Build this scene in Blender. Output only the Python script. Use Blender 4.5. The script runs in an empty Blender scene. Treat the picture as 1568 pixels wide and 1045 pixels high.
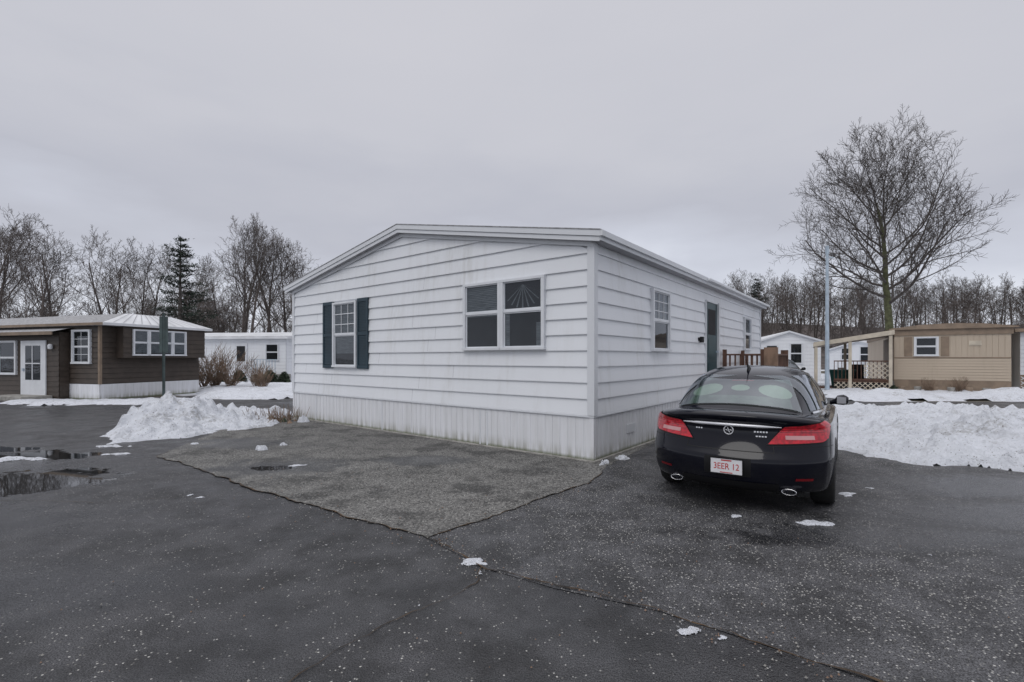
import bpy, bmesh, math, random
from mathutils import Vector, Matrix, noise
from mathutils.bvhtree import BVHTree
R=math.radians
scene=bpy.context.scene
COL=scene.collection

# ------------------------------------------------------------------ helpers
def link(ob,parent=None):
    COL.objects.link(ob)
    if parent: ob.parent=parent
    return ob
def empty(name,loc=(0,0,0),rz=0,scale=1):
    e=bpy.data.objects.new(name,None); e.location=loc; e.rotation_euler=(0,0,rz); e.scale=(scale,)*3
    e.empty_display_size=.3
    return link(e)
class MB:
    def __init__(s): s.v=[]; s.f=[]; s.m=[]; s.mats=[]
    def mi(s,mat):
        if mat not in s.mats: s.mats.append(mat)
        return s.mats.index(mat)
    def poly(s,pts,mat):
        b=len(s.v); s.v+= [tuple(p) for p in pts]; s.f.append(tuple(range(b,b+len(pts)))); s.m.append(s.mi(mat))
    def box(s,x0,x1,y0,y1,z0,z1,mat,M=None):
        b=len(s.v)
        for z in (z0,z1):
            for (x,y) in ((x0,y0),(x1,y0),(x1,y1),(x0,y1)):
                s.v.append(tuple(M(x,y,z)) if M else (x,y,z))
        for f in ((0,3,2,1),(4,5,6,7),(0,1,5,4),(1,2,6,5),(2,3,7,6),(3,0,4,7)):
            s.f.append(tuple(b+i for i in f)); s.m.append(s.mi(mat))
    def tube(s,pts,radii,n,mat,cap=False):
        b=len(s.v); N=len(pts)
        for i,p in enumerate(pts):
            p=Vector(p)
            d=(Vector(pts[min(i+1,N-1)])-Vector(pts[max(i-1,0)]))
            if d.length<1e-9: d=Vector((0,0,1))
            d.normalize()
            a=d.cross(Vector((0.31,0.95,0.05)));
            if a.length<.05: a=d.cross(Vector((1,0,0)))
            a.normalize(); c=d.cross(a)
            for k in range(n):
                t=2*math.pi*k/n
                s.v.append(tuple(p+(a*math.cos(t)+c*math.sin(t))*radii[i]))
        mi=s.mi(mat)
        for i in range(N-1):
            for k in range(n):
                k2=(k+1)%n
                s.f.append((b+i*n+k,b+i*n+k2,b+(i+1)*n+k2,b+(i+1)*n+k)); s.m.append(mi)
        if cap:
            s.f.append(tuple(b+k for k in reversed(range(n)))); s.m.append(mi)
            s.f.append(tuple(b+(N-1)*n+k for k in range(n))); s.m.append(mi)
    def lathe(s,prof,n,mat,axis='y',c=(0,0,0)):
        b=len(s.v); N=len(prof)
        for (r,h) in prof:
            for k in range(n):
                t=2*math.pi*k/n
                if axis=='y': p=(c[0]+r*math.cos(t),c[1]+h,c[2]+r*math.sin(t))
                else: p=(c[0]+r*math.cos(t),c[1]+r*math.sin(t),c[2]+h)
                s.v.append(p)
        mi=s.mi(mat)
        for i in range(N-1):
            for k in range(n):
                k2=(k+1)%n
                s.f.append((b+i*n+k,b+i*n+k2,b+(i+1)*n+k2,b+(i+1)*n+k)); s.m.append(mi)
    def mesh(s,name,smooth=False,recalc=True):
        me=bpy.data.meshes.new(name); me.from_pydata(s.v,[],s.f)
        for m in s.mats: me.materials.append(m)
        me.polygons.foreach_set('material_index',s.m)
        if smooth: me.polygons.foreach_set('use_smooth',[True]*len(s.f))
        if recalc:
            bm=bmesh.new(); bm.from_mesh(me); bmesh.ops.recalc_face_normals(bm,faces=bm.faces); bm.to_mesh(me); bm.free()
        me.update(); return me
    def obj(s,name,parent=None,smooth=False,bevel=0,recalc=True):
        ob=bpy.data.objects.new(name,s.mesh(name,smooth,recalc)); link(ob,parent)
        if bevel:
            m=ob.modifiers.new('b','BEVEL'); m.width=bevel; m.segments=2; m.limit_method='ANGLE'
        return ob

class NT:
    def __init__(s,name):
        s.mat=bpy.data.materials.new(name); s.mat.use_nodes=True; s.t=s.mat.node_tree
        s.b=s.t.nodes['Principled BSDF']; s.out=s.t.nodes['Material Output']
    def n(s,typ,**k):
        x=s.t.nodes.new(typ)
        for a,v in k.items(): setattr(x,a,v)
        return x
    def l(s,a,b): s.t.links.new(a,b)
    def math(s,op,a,b=None,c=None,clamp=False):
        x=s.n('ShaderNodeMath',operation=op); x.use_clamp=clamp
        for i,v in enumerate((a,b,c)):
            if v is None: continue
            if isinstance(v,(int,float)): x.inputs[i].default_value=v
            else: s.l(v,x.inputs[i])
        return x.outputs[0]
    def mixc(s,f,a,b,mode='MIX'):
        x=s.n('ShaderNodeMix',data_type='RGBA',blend_type=mode)
        for i,v in ((0,f),(6,a),(7,b)):
            if isinstance(v,(int,float)): x.inputs[i].default_value=v
            elif isinstance(v,(tuple,list)): x.inputs[i].default_value=(v[0],v[1],v[2],1)
            else: s.l(v,x.inputs[i])
        return x.outputs[2]
    def noise(s,vec,scale,detail=4,rough=.55):
        x=s.n('ShaderNodeTexNoise'); x.inputs['Scale'].default_value=scale; x.inputs['Detail'].default_value=detail; x.inputs['Roughness'].default_value=rough
        if vec is not None: s.l(vec,x.inputs['Vector'])
        return x.outputs[0]
    def smooth(s,v,a,b):
        x=s.n('ShaderNodeMapRange',interpolation_type='SMOOTHSTEP'); s.l(v,x.inputs[0]); x.inputs[1].default_value=a; x.inputs[2].default_value=b
        return x.outputs[0]
    def pos(s): return s.n('ShaderNodeNewGeometry').outputs['Position']
    def scale(s,vec,sc):
        x=s.n('ShaderNodeVectorMath',operation='MULTIPLY'); s.l(vec,x.inputs[0]); x.inputs[1].default_value=sc; return x.outputs[0]
    def bump(s,h,strength,dist):
        x=s.n('ShaderNodeBump'); x.inputs['Distance'].default_value=dist
        if isinstance(strength,(int,float)): x.inputs['Strength'].default_value=strength
        else: s.l(strength,x.inputs['Strength'])
        s.l(h,x.inputs['Height']); s.l(x.outputs[0],s.b.inputs['Normal'])
    def set(s,k,v):
        i=s.b.inputs[k]
        if isinstance(v,(int,float)): i.default_value=v
        elif isinstance(v,(tuple,list)): i.default_value=(v[0],v[1],v[2],1)
        else: s.l(v,i)

def pm(name,col,rough=.6,metal=0,var=.2,scale=3,stretch=(1,1,1),bump=0,bscale=40,col2=None,coat=0,spec=.5):
    t=NT(name); p=t.pos(); v=t.scale(p,stretch)
    nz=t.noise(v,scale,3)
    f=t.smooth(nz,.3,.7)
    a=tuple(c*(1-var) for c in col); b=col2 if col2 else tuple(min(1,c*(1+var)) for c in col)
    t.set('Base Color',t.mixc(f,a,b)); t.set('Roughness',rough); t.set('Metallic',metal)
    t.b.inputs['Coat Weight'].default_value=coat; t.b.inputs['Coat Roughness'].default_value=.03
    t.b.inputs['Specular IOR Level'].default_value=spec
    if bump: t.bump(t.noise(p,bscale,2),bump,.01)
    return t.mat

# ------------------------------------------------------------------ materials
def siding_mat(name,col,dirt=(.45,.44,.40),amt=.35):
    t=NT(name); p=t.pos()
    n1=t.noise(t.scale(p,(1.2,1.2,.35)),1.5,3)
    n2=t.noise(t.scale(p,(9,9,.8)),1.2,3)
    f=t.math('MULTIPLY',t.smooth(n1,.42,.75),t.smooth(n2,.35,.75))
    f=t.math('MULTIPLY',f,amt)
    c=t.mixc(f,col,dirt)
    n3=t.noise(p,.5,1)
    c=t.mixc(t.math('MULTIPLY',t.smooth(n3,.35,.7),.15),c,tuple(x*.8 for x in col))
    t.set('Base Color',c); t.set('Roughness',t.math('MULTIPLY_ADD',n1,.2,.32))
    t.bump(t.noise(t.scale(p,(1,1,14)),14,1),.08,.01)
    return t.mat
M_side=siding_mat('white_siding',(.77,.79,.82),amt=.40)
M_trim=siding_mat('white_trim',(.68,.70,.73),amt=.25)
def skirt_mat():
    t=NT('skirting'); p=t.pos()
    sz=t.n('ShaderNodeSeparateXYZ'); t.l(p,sz.inputs[0])
    n1=t.noise(t.scale(p,(7,7,.7)),1.5,4)
    low=t.smooth(sz.outputs[2],.28,.0)
    f=t.math('MULTIPLY',t.math('ADD',t.math('MULTIPLY',low,.8),.18),t.smooth(n1,.3,.65))
    c=t.mixc(f,(.76,.77,.80),(.38,.38,.34))
    g=t.math('MULTIPLY',t.smooth(sz.outputs[2],.09,.02),.8)
    c=t.mixc(g,c,(.10,.12,.045))
    t.set('Base Color',c); t.set('Roughness',.5); return t.mat
M_skirt=skirt_mat()
M_shut=pm('shutter_teal',(.016,.038,.055),.5,var=.15)
M_door=pm('door_teal',(.02,.055,.065),.4,var=.15)
M_frame=pm('window_frame_white',(.68,.70,.73),.4,var=.05)
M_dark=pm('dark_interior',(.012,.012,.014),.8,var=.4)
M_blind=pm('blind_cloth',(.17,.175,.185),.8,var=.35,scale=30,stretch=(.2,.2,3))
M_shingle=pm('roof_shingle',(.30,.30,.31),.85,var=.3,scale=12,bump=.3)
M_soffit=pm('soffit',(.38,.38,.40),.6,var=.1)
M_wood=pm('deck_wood',(.10,.05,.033),.7,var=.35,scale=6,stretch=(1,1,.4),bump=.2)
M_wood2=pm('old_wood',(.20,.13,.09),.7,var=.3,scale=6,stretch=(1,1,.4))
M_green=pm('green_metal',(.012,.05,.045),.4,var=.15)
M_signp=pm('weathered_post',(.06,.085,.085),.55,var=.3)
M_polem=pm('galvanised',(.42,.50,.58),.45,metal=.2,var=.12)
M_brown=pm('brown_siding',(.055,.042,.033),.55,var=.15)
M_tan=siding_mat('tan_siding',(.48,.40,.31),(.25,.2,.15),.4)
M_tan2=pm('tan_trim',(.24,.18,.13),.6,var=.15)
M_beige=pm('beige_panel',(.52,.46,.37),.6,var=.12)
M_roofw=pm('white_metal_roof',(.68,.69,.71),.4,var=.12,scale=1)
M_conc=pm('concrete',(.28,.27,.25),.85,var=.25,scale=6,bump=.3)
def glass_mat(name,bias=.05,tint=(.75,.8,.82),k=.85,pw=4,bs=.15):
    t=NT(name); t.t.nodes.remove(t.b)
    tr=t.n('ShaderNodeBsdfTransparent'); tr.inputs[0].default_value=(*tint,1)
    gl=t.n('ShaderNodeBsdfGlossy'); gl.inputs['Roughness'].default_value=.02; gl.inputs[0].default_value=(.9,.93,1,1)
    lw=t.n('ShaderNodeLayerWeight'); lw.inputs[0].default_value=.5
    f=t.math('MULTIPLY_ADD',t.math('POWER',lw.outputs['Facing'],pw),k,bias,clamp=True)
    if bs:
        bp=t.n('ShaderNodeBump'); bp.inputs['Strength'].default_value=bs; bp.inputs['Distance'].default_value=.02
        t.l(t.noise(t.pos(),1.6,1),bp.inputs['Height']); t.l(bp.outputs[0],gl.inputs['Normal'])
    mx=t.n('ShaderNodeMixShader'); t.l(f,mx.inputs[0]); t.l(tr.outputs[0],mx.inputs[1]); t.l(gl.outputs[0],mx.inputs[2])
    t.l(mx.outputs[0],t.out.inputs[0]); return t.mat
M_glass=glass_mat('window_glass',.04,(.7,.75,.77),.7)
M_cg=glass_mat('car_glass',.14,(.60,.74,.67),.8,3,0)

# snow
def snow_mat():
    t=NT('snow'); p=t.pos()
    n1=t.noise(p,1.3,4,.6); n2=t.noise(p,14,3)
    dirt=t.math('MULTIPLY',t.smooth(n1,.50,.70),t.smooth(n2,.40,.60))
    c=t.mixc(t.math('MULTIPLY',dirt,.55),(.75,.775,.83),(.28,.27,.25))
    n3=t.noise(p,3.5,3); c=t.mixc(t.math('MULTIPLY',t.smooth(n3,.4,.7),.25),c,(.48,.50,.55))
    sp=t.noise(p,34,1); c=t.mixc(t.math('MULTIPLY',t.smooth(sp,.67,.72),.8),c,(.10,.08,.06))
    t.set('Base Color',c); t.set('Roughness',.65)
    t.bump(t.noise(p,6,6,.70),1.0,.13)
    return t.mat
M_snow=snow_mat()

# asphalt : standing water and broad damp zones (world metres)
PUD=[(-6.2,6.3,.85,.7),(-3.5,6.95,.45,.3),(-7.8,7.9,1.1,.35),(-9.5,8.4,1.5,.3)]
DAMP=[(-3.4,7.0,1.0,.6),(-1.35,7.5,.75,.35),(6.2,6.0,1.8,.6),(5.3,4.9,1.8,.5),(-6.0,4.7,2.2,.7),(-3.4,3.3,1.2,.5),(-8,6.5,2.5,1.5),(3.2,4.3,1.5,.3)]
def asphalt_mat(name,base,speck,rough_dry,rough_wet,wetlo,wethi,tint=(1,1,1.07),vs=75,big=0,pud=PUD,damp=DAMP):
    t=NT(name); p=t.pos()
    sp=t.n('ShaderNodeSeparateXYZ'); t.l(p,sp.inputs[0]); wob=t.noise(p,2.2,5,.65)
    def mask(LST,lo,hi,wb):
        pm_=None
        for (cx,cy,rx,ry) in LST:
            a=t.math('DIVIDE',t.math('SUBTRACT',sp.outputs[0],cx),rx); b=t.math('DIVIDE',t.math('SUBTRACT',sp.outputs[1],cy),ry)
            d=t.math('SQRT',t.math('ADD',t.math('MULTIPLY',a,a),t.math('MULTIPLY',b,b)))
            pm_=d if pm_ is None else t.math('MINIMUM',pm_,d)
        return t.smooth(t.math('MULTIPLY_ADD',t.math('SUBTRACT',wob,.5),wb,pm_),lo,hi)
    w=t.noise(p,.42,6,.68); wet=t.math('MULTIPLY',t.smooth(w,wetlo,wethi),.8)
    if damp: wet=t.math('MAXIMUM',wet,mask(damp,1.35,.55,2.4))
    med=wob; fine=t.noise(p,60,2,.6)
    vo=t.n('ShaderNodeTexVoronoi'); vo.inputs['Scale'].default_value=vs; t.l(p,vo.inputs['Vector'])
    sc=t.n('ShaderNodeSeparateColor'); t.l(vo.outputs['Color'],sc.inputs[0])
    spk=t.math('MULTIPLY_ADD',t.smooth(w,.62,.38),speck,speck*.5)
    sm=t.math('MULTIPLY',t.math('GREATER_THAN',sc.outputs[0],t.math('SUBTRACT',1,spk)),t.smooth(vo.outputs['Distance'],.52,.32))
    wn_=t.n('ShaderNodeTexNoise'); wn_.inputs['Scale'].default_value=150; wn_.inputs['Detail'].default_value=1; t.l(p,wn_.inputs['Vector'])
    col=tuple(base*x for x in tint)
    c=t.mixc(t.smooth(med,.32,.68),tuple(x*.5 for x in col),tuple(x*1.6 for x in col))
    c=t.mixc(.9,c,t.mixc(t.smooth(wn_.outputs[0],.32,.68),(.12,.12,.12),(2.1,2.1,2.1)),'MULTIPLY')
    bright=t.mixc(sc.outputs[1],(.14,.135,.125),(.58,.57,.54))
    c=t.mixc(sm,c,bright)
    if big:
        c=t.mixc(t.math('MULTIPLY',t.math('SUBTRACT',1,wet),.45),c,t.mixc(sc.outputs[2],(.02,.02,.019),(.36,.35,.33)))
        st_=t.noise(p,1.15,5,.7)
        c=t.mixc(t.math('MULTIPLY',t.smooth(st_,.49,.64),.62),c,(.018,.018,.018))
    c=t.mixc(t.math('MULTIPLY',wet,.5),c,(.010,.011,.013))
    r=t.math('MULTIPLY_ADD',wet,rough_wet-rough_dry,rough_dry)
    r=t.math('MULTIPLY_ADD',t.math('SUBTRACT',fine,.5),.3,r)
    st=t.math('MULTIPLY_ADD',wet,-.50,.8)
    if pud:
        pu=mask(pud,1.12,.88,2.6); inv=t.math('SUBTRACT',1,pu)
        c=t.mixc(pu,c,(.018,.019,.02))
        r=t.math('MULTIPLY_ADD',r,inv,.03); st=t.math('MULTIPLY',st,inv)
    t.set('Base Color',c); t.set('Roughness',r)
    vb=t.n('ShaderNodeTexVoronoi'); vb.inputs['Scale'].default_value=vs; t.l(p,vb.inputs['Vector'])
    h=t.math('MULTIPLY_ADD',vb.outputs['Distance'],-1.0-big*.6,t.noise(p,45,2,.7))
    t.bump(h,st,.009+.005*big)
    return t.mat
M_asph=asphalt_mat('asphalt_smooth',.036,.035,.58,.17,.42,.60)
M_asphR=asphalt_mat('asphalt_worn',.046,.12,.62,.24,.48,.66,pud=None,damp=[(6.2,6.0,1.8,.6),(5.3,4.9,1.8,.5),(3.2,4.3,1.5,.3)])
M_asphA=asphalt_mat('asphalt_aggregate',.080,.26,.78,.34,.54,.80,(1,.99,.95),44,1,pud=[(-3.5,6.95,.30,.16)],damp=[(-3.4,7.0,1.0,.6),(-1.35,7.5,.75,.35),(-5.2,9,1.0,.6)])
M_crack=pm('crack_fill',(.010,.009,.008),.8,var=.5,scale=5,col2=(.085,.05,.022))
def earth():
    t=NT('winter_ground'); p=t.pos(); n=t.noise(p,.12,4,.6); n2=t.noise(p,3,3)
    c=t.mixc(t.smooth(n2,.3,.7),(.05,.042,.03),(.10,.085,.055))
    c=t.mixc(t.smooth(n,.47,.53),c,(.7,.72,.76)); t.set('Base Color',c); t.set('Roughness',.9); return t.mat
M_earth=earth()
M_hill=pm('leaf_litter',(.06,.05,.046),.95,var=.4,scale=.4,col2=(.12,.10,.095))
M_bark=pm('bark',(.075,.065,.06),.9,var=.35,scale=4)
M_barkd=pm('bark_distant',(.095,.080,.073),.95,var=.45,scale=.3)
M_barkm=pm('bark_mossy',(.085,.09,.045),.9,var=.4,scale=3)
M_needle=pm('needles',(.018,.03,.02),.8,var=.4,scale=2)
M_twig=pm('dry_twigs',(.20,.14,.10),.9,var=.35,scale=3)
M_shrub=pm('evergreen_shrub',(.03,.045,.025),.8,var=.4,scale=5)

# ------------------------------------------------------------------ world
w=bpy.data.worlds.new('World'); scene.world=w; w.use_nodes=True
nt=w.node_tree; nt.nodes.clear()
def wn(t,**k):
    x=nt.nodes.new(t)
    for a,v in k.items(): setattr(x,a,v)
    return x
SUN_EL,SUN_AZ=R(48),R(215)
sky=wn('ShaderNodeTexSky',sky_type='NISHITA'); sky.sun_disc=False; sky.sun_elevation=SUN_EL; sky.sun_rotation=SUN_AZ
b1=wn('ShaderNodeBackground'); b1.inputs[1].default_value=.08; nt.links.new(sky.outputs[0],b1.inputs[0])
tc=wn('ShaderNodeTexCoord'); sx=wn('ShaderNodeSeparateXYZ'); nt.links.new(tc.outputs['Generated'],sx.inputs[0])
mp=wn('ShaderNodeMapping'); mp.inputs['Scale'].default_value=(1,1,3.2); mp.inputs['Location'].default_value=(3.1,1.7,.4); nt.links.new(tc.outputs['Generated'],mp.inputs[0])
nz=wn('ShaderNodeTexNoise'); nz.inputs['Scale'].default_value=1.7; nz.inputs['Detail'].default_value=6; nz.inputs['Roughness'].default_value=.52; nt.links.new(mp.outputs[0],nz.inputs[0])
ad=wn('ShaderNodeMath',operation='MULTIPLY_ADD'); nt.links.new(nz.outputs[0],ad.inputs[0]); ad.inputs[1].default_value=.50; nt.links.new(sx.outputs[2],ad.inputs[2])
sb=wn('ShaderNodeMath',operation='SUBTRACT'); nt.links.new(ad.outputs[0],sb.inputs[0]); sb.inputs[1].default_value=.25
cr=wn('ShaderNodeValToRGB'); nt.links.new(sb.outputs[0],cr.inputs[0])
els=[(0,(.70,.73,.81)),(.08,(.71,.735,.81)),(.17,(.57,.59,.665)),(.28,(.48,.49,.55)),(.42,(.545,.55,.60)),(.66,(.58,.58,.625)),(1,(1.45,1.45,1.5))]
cr.color_ramp.elements[0].position=0; cr.color_ramp.elements[0].color=(*els[0][1],1)
cr.color_ramp.elements[1].position=1; cr.color_ramp.elements[1].color=(*els[-1][1],1)
for p_,c_ in els[1:-1]:
    e=cr.color_ramp.elements.new(p_); e.color=(*c_,1)
b2=wn('ShaderNodeBackground'); b2.inputs[1].default_value=1.1; nt.links.new(cr.outputs[0],b2.inputs[0])
mx=wn('ShaderNodeMixShader'); mx.inputs[0].default_value=.94; nt.links.new(b1.outputs[0],mx.inputs[1]); nt.links.new(b2.outputs[0],mx.inputs[2])
wo=wn('ShaderNodeOutputWorld'); nt.links.new(mx.outputs[0],wo.inputs[0])
sl=bpy.data.lights.new('sun','SUN'); sl.energy=.75; sl.angle=R(30); sl.color=(1,.98,.95)
so=bpy.data.objects.new('sun',sl); link(so)
dirv=Vector((math.sin(SUN_AZ)*math.cos(SUN_EL),math.cos(SUN_AZ)*math.cos(SUN_EL),math.sin(SUN_EL)))
so.rotation_euler=dirv.to_track_quat('Z','Y').to_euler(); so.location=(-10,-10,30)
scene.view_settings.view_transform='Standard'; scene.view_settings.look='None'; scene.view_settings.exposure=0

# ------------------------------------------------------------------ camera
cam=bpy.data.cameras.new('camera'); cam.sensor_width=36; cam.lens=16.87; cam.shift_y=.0169; cam.clip_end=2000; cam.clip_start=.05
co=bpy.data.objects.new('camera',cam); co.location=(0,0,1.6); co.rotation_euler=(R(90),0,0); link(co); scene.camera=co

# ------------------------------------------------------------------ ground
def sheet(name,pts,z,mat,parent=None):
    mb=MB(); mb.poly([(x,y,z) for x,y in pts],mat); return mb.obj(name,parent)
sheet('ground',[(-700,-300),(700,-300),(700,900),(-700,900)],-.004,M_earth)
sheet('road',[(-70,-30),(70,-30),(70,17.7),(13,17.7),(12,30),(9,40),(-8,40),(-11,27),(-14,20),(-20,18.3),(-70,26)],0,M_asph)
sheet('pavement_worn',[(-.75,4.26),(-.45,3.92),(-.22,3.66),(.3,3.33),(.9,3.05),(1.35,2.72),(1.71,2.44),(2.4,1.9),(3.5,.5),(14,-3),(20,5),(12,17),(7,14),(1.4,7.6),(1.01,6.16),(.1,5.2)],.004,M_asphR)
def rough_line(pts,amp,seed,step=.07):
    out=[]
    for i in range(len(pts)-1):
        a=Vector(pts[i]); b=Vector(pts[i+1]); n=max(1,int((b-a).length/step)); d=(b-a).normalized(); nn=Vector((-d.y,d.x))
        for k in range(n):
            p=a.lerp(b,k/n); out.append(p+nn*(noise.fractal(Vector((p.x*3,p.y*3,seed)),.8,2.2,4)*amp))
    out.append(Vector(pts[-1])); return out
apr=rough_line([(1.5,7.3),(1.01,6.16),(.6,5.7),(.1,5.2),(-.35,4.69),(-.75,4.26),(-1.8,4.95),(-2.98,5.71),(-4.3,6.75),(-5.77,7.79),(-5.9,8.2),(-6.6,11.2),(-6.4,13.4)],.07,4)
sheet('driveway_apron',[(p.x,p.y) for p in apr]+[(-2,13),(3,9.5)],.008,M_asphA)
random.seed(5)
def ribbon(mb,pts,w0,z,mat,amp=.05):
    out=[Vector(p) for p in pts] if len(pts)>30 else rough_line(pts,amp,9,.05)
    q=[]
    for i,p in enumerate(out):
        d=(out[min(i+1,len(out)-1)]-out[max(0,i-1)]).normalized(); nn=Vector((-d.y,d.x))
        off=nn*random.uniform(-.005,.005)
        ww=max(.0015,w0*(.25+1.4*abs(noise.noise(Vector((p.x*4,p.y*4,3)))) +random.uniform(-.2,.2)))
        q.append((p+off+nn*ww,p+off-nn*ww))
    for i in range(len(q)-1):
        mb.poly([(*q[i][0],z),(*q[i][1],z),(*q[i+1][1],z),(*q[i+1][0],z)],mat)
mb=MB()
ribbon(mb,apr[8:-75],.010,.0125,M_crack)
ribbon(mb,[(-.75,4.26),(-.22,3.66),(.9,3.05),(1.71,2.44),(2.4,1.9)],.011,.0125,M_crack)
ribbon(mb,[(-.22,3.66),(-.25,3.4),(-.73,2.9),(-.985,2.55),(-1.2,2.2)],.007,.0085,M_crack)
ribbon(mb,[(-2.98,5.71),(-4.6,5.3),(-7,5.5)],.004,.0085,M_crack)
mb.obj('pavement_cracks')
# loose chippings lying along the seams and over the pad
rr=random.Random(31); mb=MB()
def chip(x,y,z0,s,mat):
    ps=[(x+s*rr.uniform(.5,1)*math.cos(a),y+s*rr.uniform(.5,1)*math.sin(a)) for a in (0,1.5,3.1,4.6)]
    for k in range(4): mb.poly([(*ps[k],z0),(*ps[(k+1)%4],z0),(x,y,z0+s*.9)],mat)
for k in range(900):
    q=rr.random()
    if q<.45:
        a,b=rr.choice([((-2.98,5.71),(-.75,4.26)),((-.75,4.26),(1.01,6.16)),((-.75,4.26),(-.22,3.66)),((-.22,3.66),(.9,3.05)),((.9,3.05),(1.71,2.44))]); t=rr.random()
        x=a[0]+(b[0]-a[0])*t+rr.gauss(0,.10); y=a[1]+(b[1]-a[1])*t+rr.gauss(0,.10)
    elif q<.8: x=rr.uniform(-3.5,1.0); y=rr.uniform(4.6,7.2)
    else: x=rr.uniform(-3,3.5); y=rr.uniform(1.9,5)
    chip(x,y,.009,rr.uniform(.004,.011),rr.choice([M_conc,M_conc,M_shingle,M_wood2]))
mb.obj('gravel_chippings')

def sdpoly(x,y,P):
    inside=False; d=1e9; n=len(P)
    for i in range(n):
        x1,y1=P[i]; x2,y2=P[(i+1)%n]
        if (y1>y)!=(y2>y) and x<(x2-x1)*(y-y1)/(y2-y1)+x1: inside=not inside
        ex,ey=x2-x1,y2-y1; t=max(0,min(1,((x-x1)*ex+(y-y1)*ey)/(ex*ex+ey*ey)))
        dd=math.hypot(x-x1-ex*t,y-y1-ey*t); d=min(d,dd)
    return d if inside else -d
def snow(name,P,h,res,edge=.8,rough=.35,seed=0,peak=None,parent=None,base=0,wob=.35,fr=1,chunk=0):
    xs=[p[0] for p in P]; ys=[p[1] for p in P]
    x0,x1,y0,y1=min(xs)-.5*edge,max(xs)+.5*edge,min(ys)-.5*edge,max(ys)+.5*edge
    nx=int((x1-x0)/res)+1; ny=int((y1-y0)/res)+1
    idx={}; V=[]; F=[]
    for j in range(ny):
        for i in range(nx):
            x=x0+i*res; y=y0+j*res
            s=sdpoly(x,y,P)+noise.fractal(Vector((x*1.4*fr,y*1.4*fr,seed)),.9,2.1,5)*wob*edge
            if s<-.25*edge: continue
            t=max(0,min(1,s/edge)); 
            e=t**.55
            nn=.5+.5*noise.fractal(Vector((x*.9*fr,y*.9*fr,seed+7)),.8,2.1,5)
            lump=abs(noise.fractal(Vector((x*2.6*fr,y*2.6*fr,seed+3)),.7,2.2,4))
            hh=h
            if peak:
                hh=0
                for (px,py,pr,ph) in peak:
                    q=math.hypot(x-px,y-py)/pr
                    hh=max(hh,ph*max(0,1-q)**.9)
                hh+=h
            z=e*hh*(1-rough+rough*1.4*nn)+lump*rough*.35*e*min(1,h*3)-.02+(s*.1 if s<0 else 0)
            if chunk:
                c=noise.voronoi(Vector((x*3.2,y*3.2,seed)))[0]; z+=chunk*e*max(0,.45-c[0])*(.5+nn)
                c=noise.voronoi(Vector((x*7.5,y*7.5,seed+4)))[0]; z+=chunk*.45*e*max(0,.42-c[0])
            idx[(i,j)]=len(V); V.append((x,y,z+base))
    for (i,j) in list(idx):
        k=[(i,j),(i+1,j),(i+1,j+1),(i,j+1)]
        if all(q in idx for q in k): F.append(tuple(idx[q] for q in k))
    me=bpy.data.meshes.new(name); me.from_pydata(V,[],F); me.materials.append(M_snow)
    me.polygons.foreach_set('use_smooth',[True]*len(F))
    return link(bpy.data.objects.new(name,me),parent)
snow('snow_bank',[(5.3,8.6),(5.75,7.8),(6.1,7.35),(6.6,6.95),(7.4,6.5),(9,6.2),(16,5.4),(20,9),(19,14),(15.3,14.6),(13.6,15.8),(10.5,15.6),(8,14),(6,11)],.13,.06,.40,.65,1,peak=[(8.3,8.3,1.9,.45),(11,9,2.5,.35),(7.0,7.6,.9,.25),(8.9,7.1,1.2,.3),(12,12,2,.2)],chunk=.30,wob=.8)
snow('snow_pile',[(-7.5,9.0),(-6.6,9.7),(-6.3,10.6),(-5.7,11.3),(-5.9,12.2),(-6.8,12.9),(-8.3,13),(-9.2,12.2),(-8.9,10.9),(-8.4,9.8)],.07,.035,.30,.6,2,peak=[(-8.05,11.5,1.35,.90),(-7.5,10.7,.9,.38),(-7.2,9.8,.8,.16),(-8.5,11.3,.7,.36),(-6.9,11.6,.9,.22)],fr=1.3,wob=1.0,chunk=.36)
snow('snow_pile',[(-9.0,12.7),(-7.6,12.5),(-6.5,12.3),(-6.2,13.3),(-6.6,14.2),(-8.6,14.4)],.16,.05,.35,.6,12,fr=1.3,wob=1.2,chunk=.35)
snow('snow_strip',[(-12.4,18.9),(-9.2,18.6),(-8.5,20),(-10,28),(-19,29)],.22,.2,.8,.4,3)
snow('snow_strip',[(-18.4,17.2),(-16.4,16.2),(-12.3,16.6),(-11.4,17.6),(-13,19.3),(-15.7,18.2),(-19,18.9)],.10,.1,.6,.5,4,wob=.9)
snow('snow_yard',[(12.7,18.0),(30,17.7),(60,18),(60,45),(15.5,45),(15.0,26),(13,21)],.22,.3,1.0,.4,5,peak=[(19.4,18.4,1.3,.5),(15.4,19.5,1.2,.2)])
snow('snow_yard',[(-60,27),(-22,25),(-10,30),(-8,40),(-10,60),(-60,60)],.15,.6,2,.4,6)
rnd=random.Random(3)
def blob(x,y,r,h,asp=1.0,seed=0,ang=0):
    P=[]
    for k in range(11):
        a=2*math.pi*k/11; rr_=r*rnd.uniform(.45,1.3)
        u,v=rr_*math.cos(a)*asp,rr_*math.sin(a)
        P.append((x+u*math.cos(ang)-v*math.sin(ang),y+u*math.sin(ang)+v*math.cos(ang)))
    return P
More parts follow.
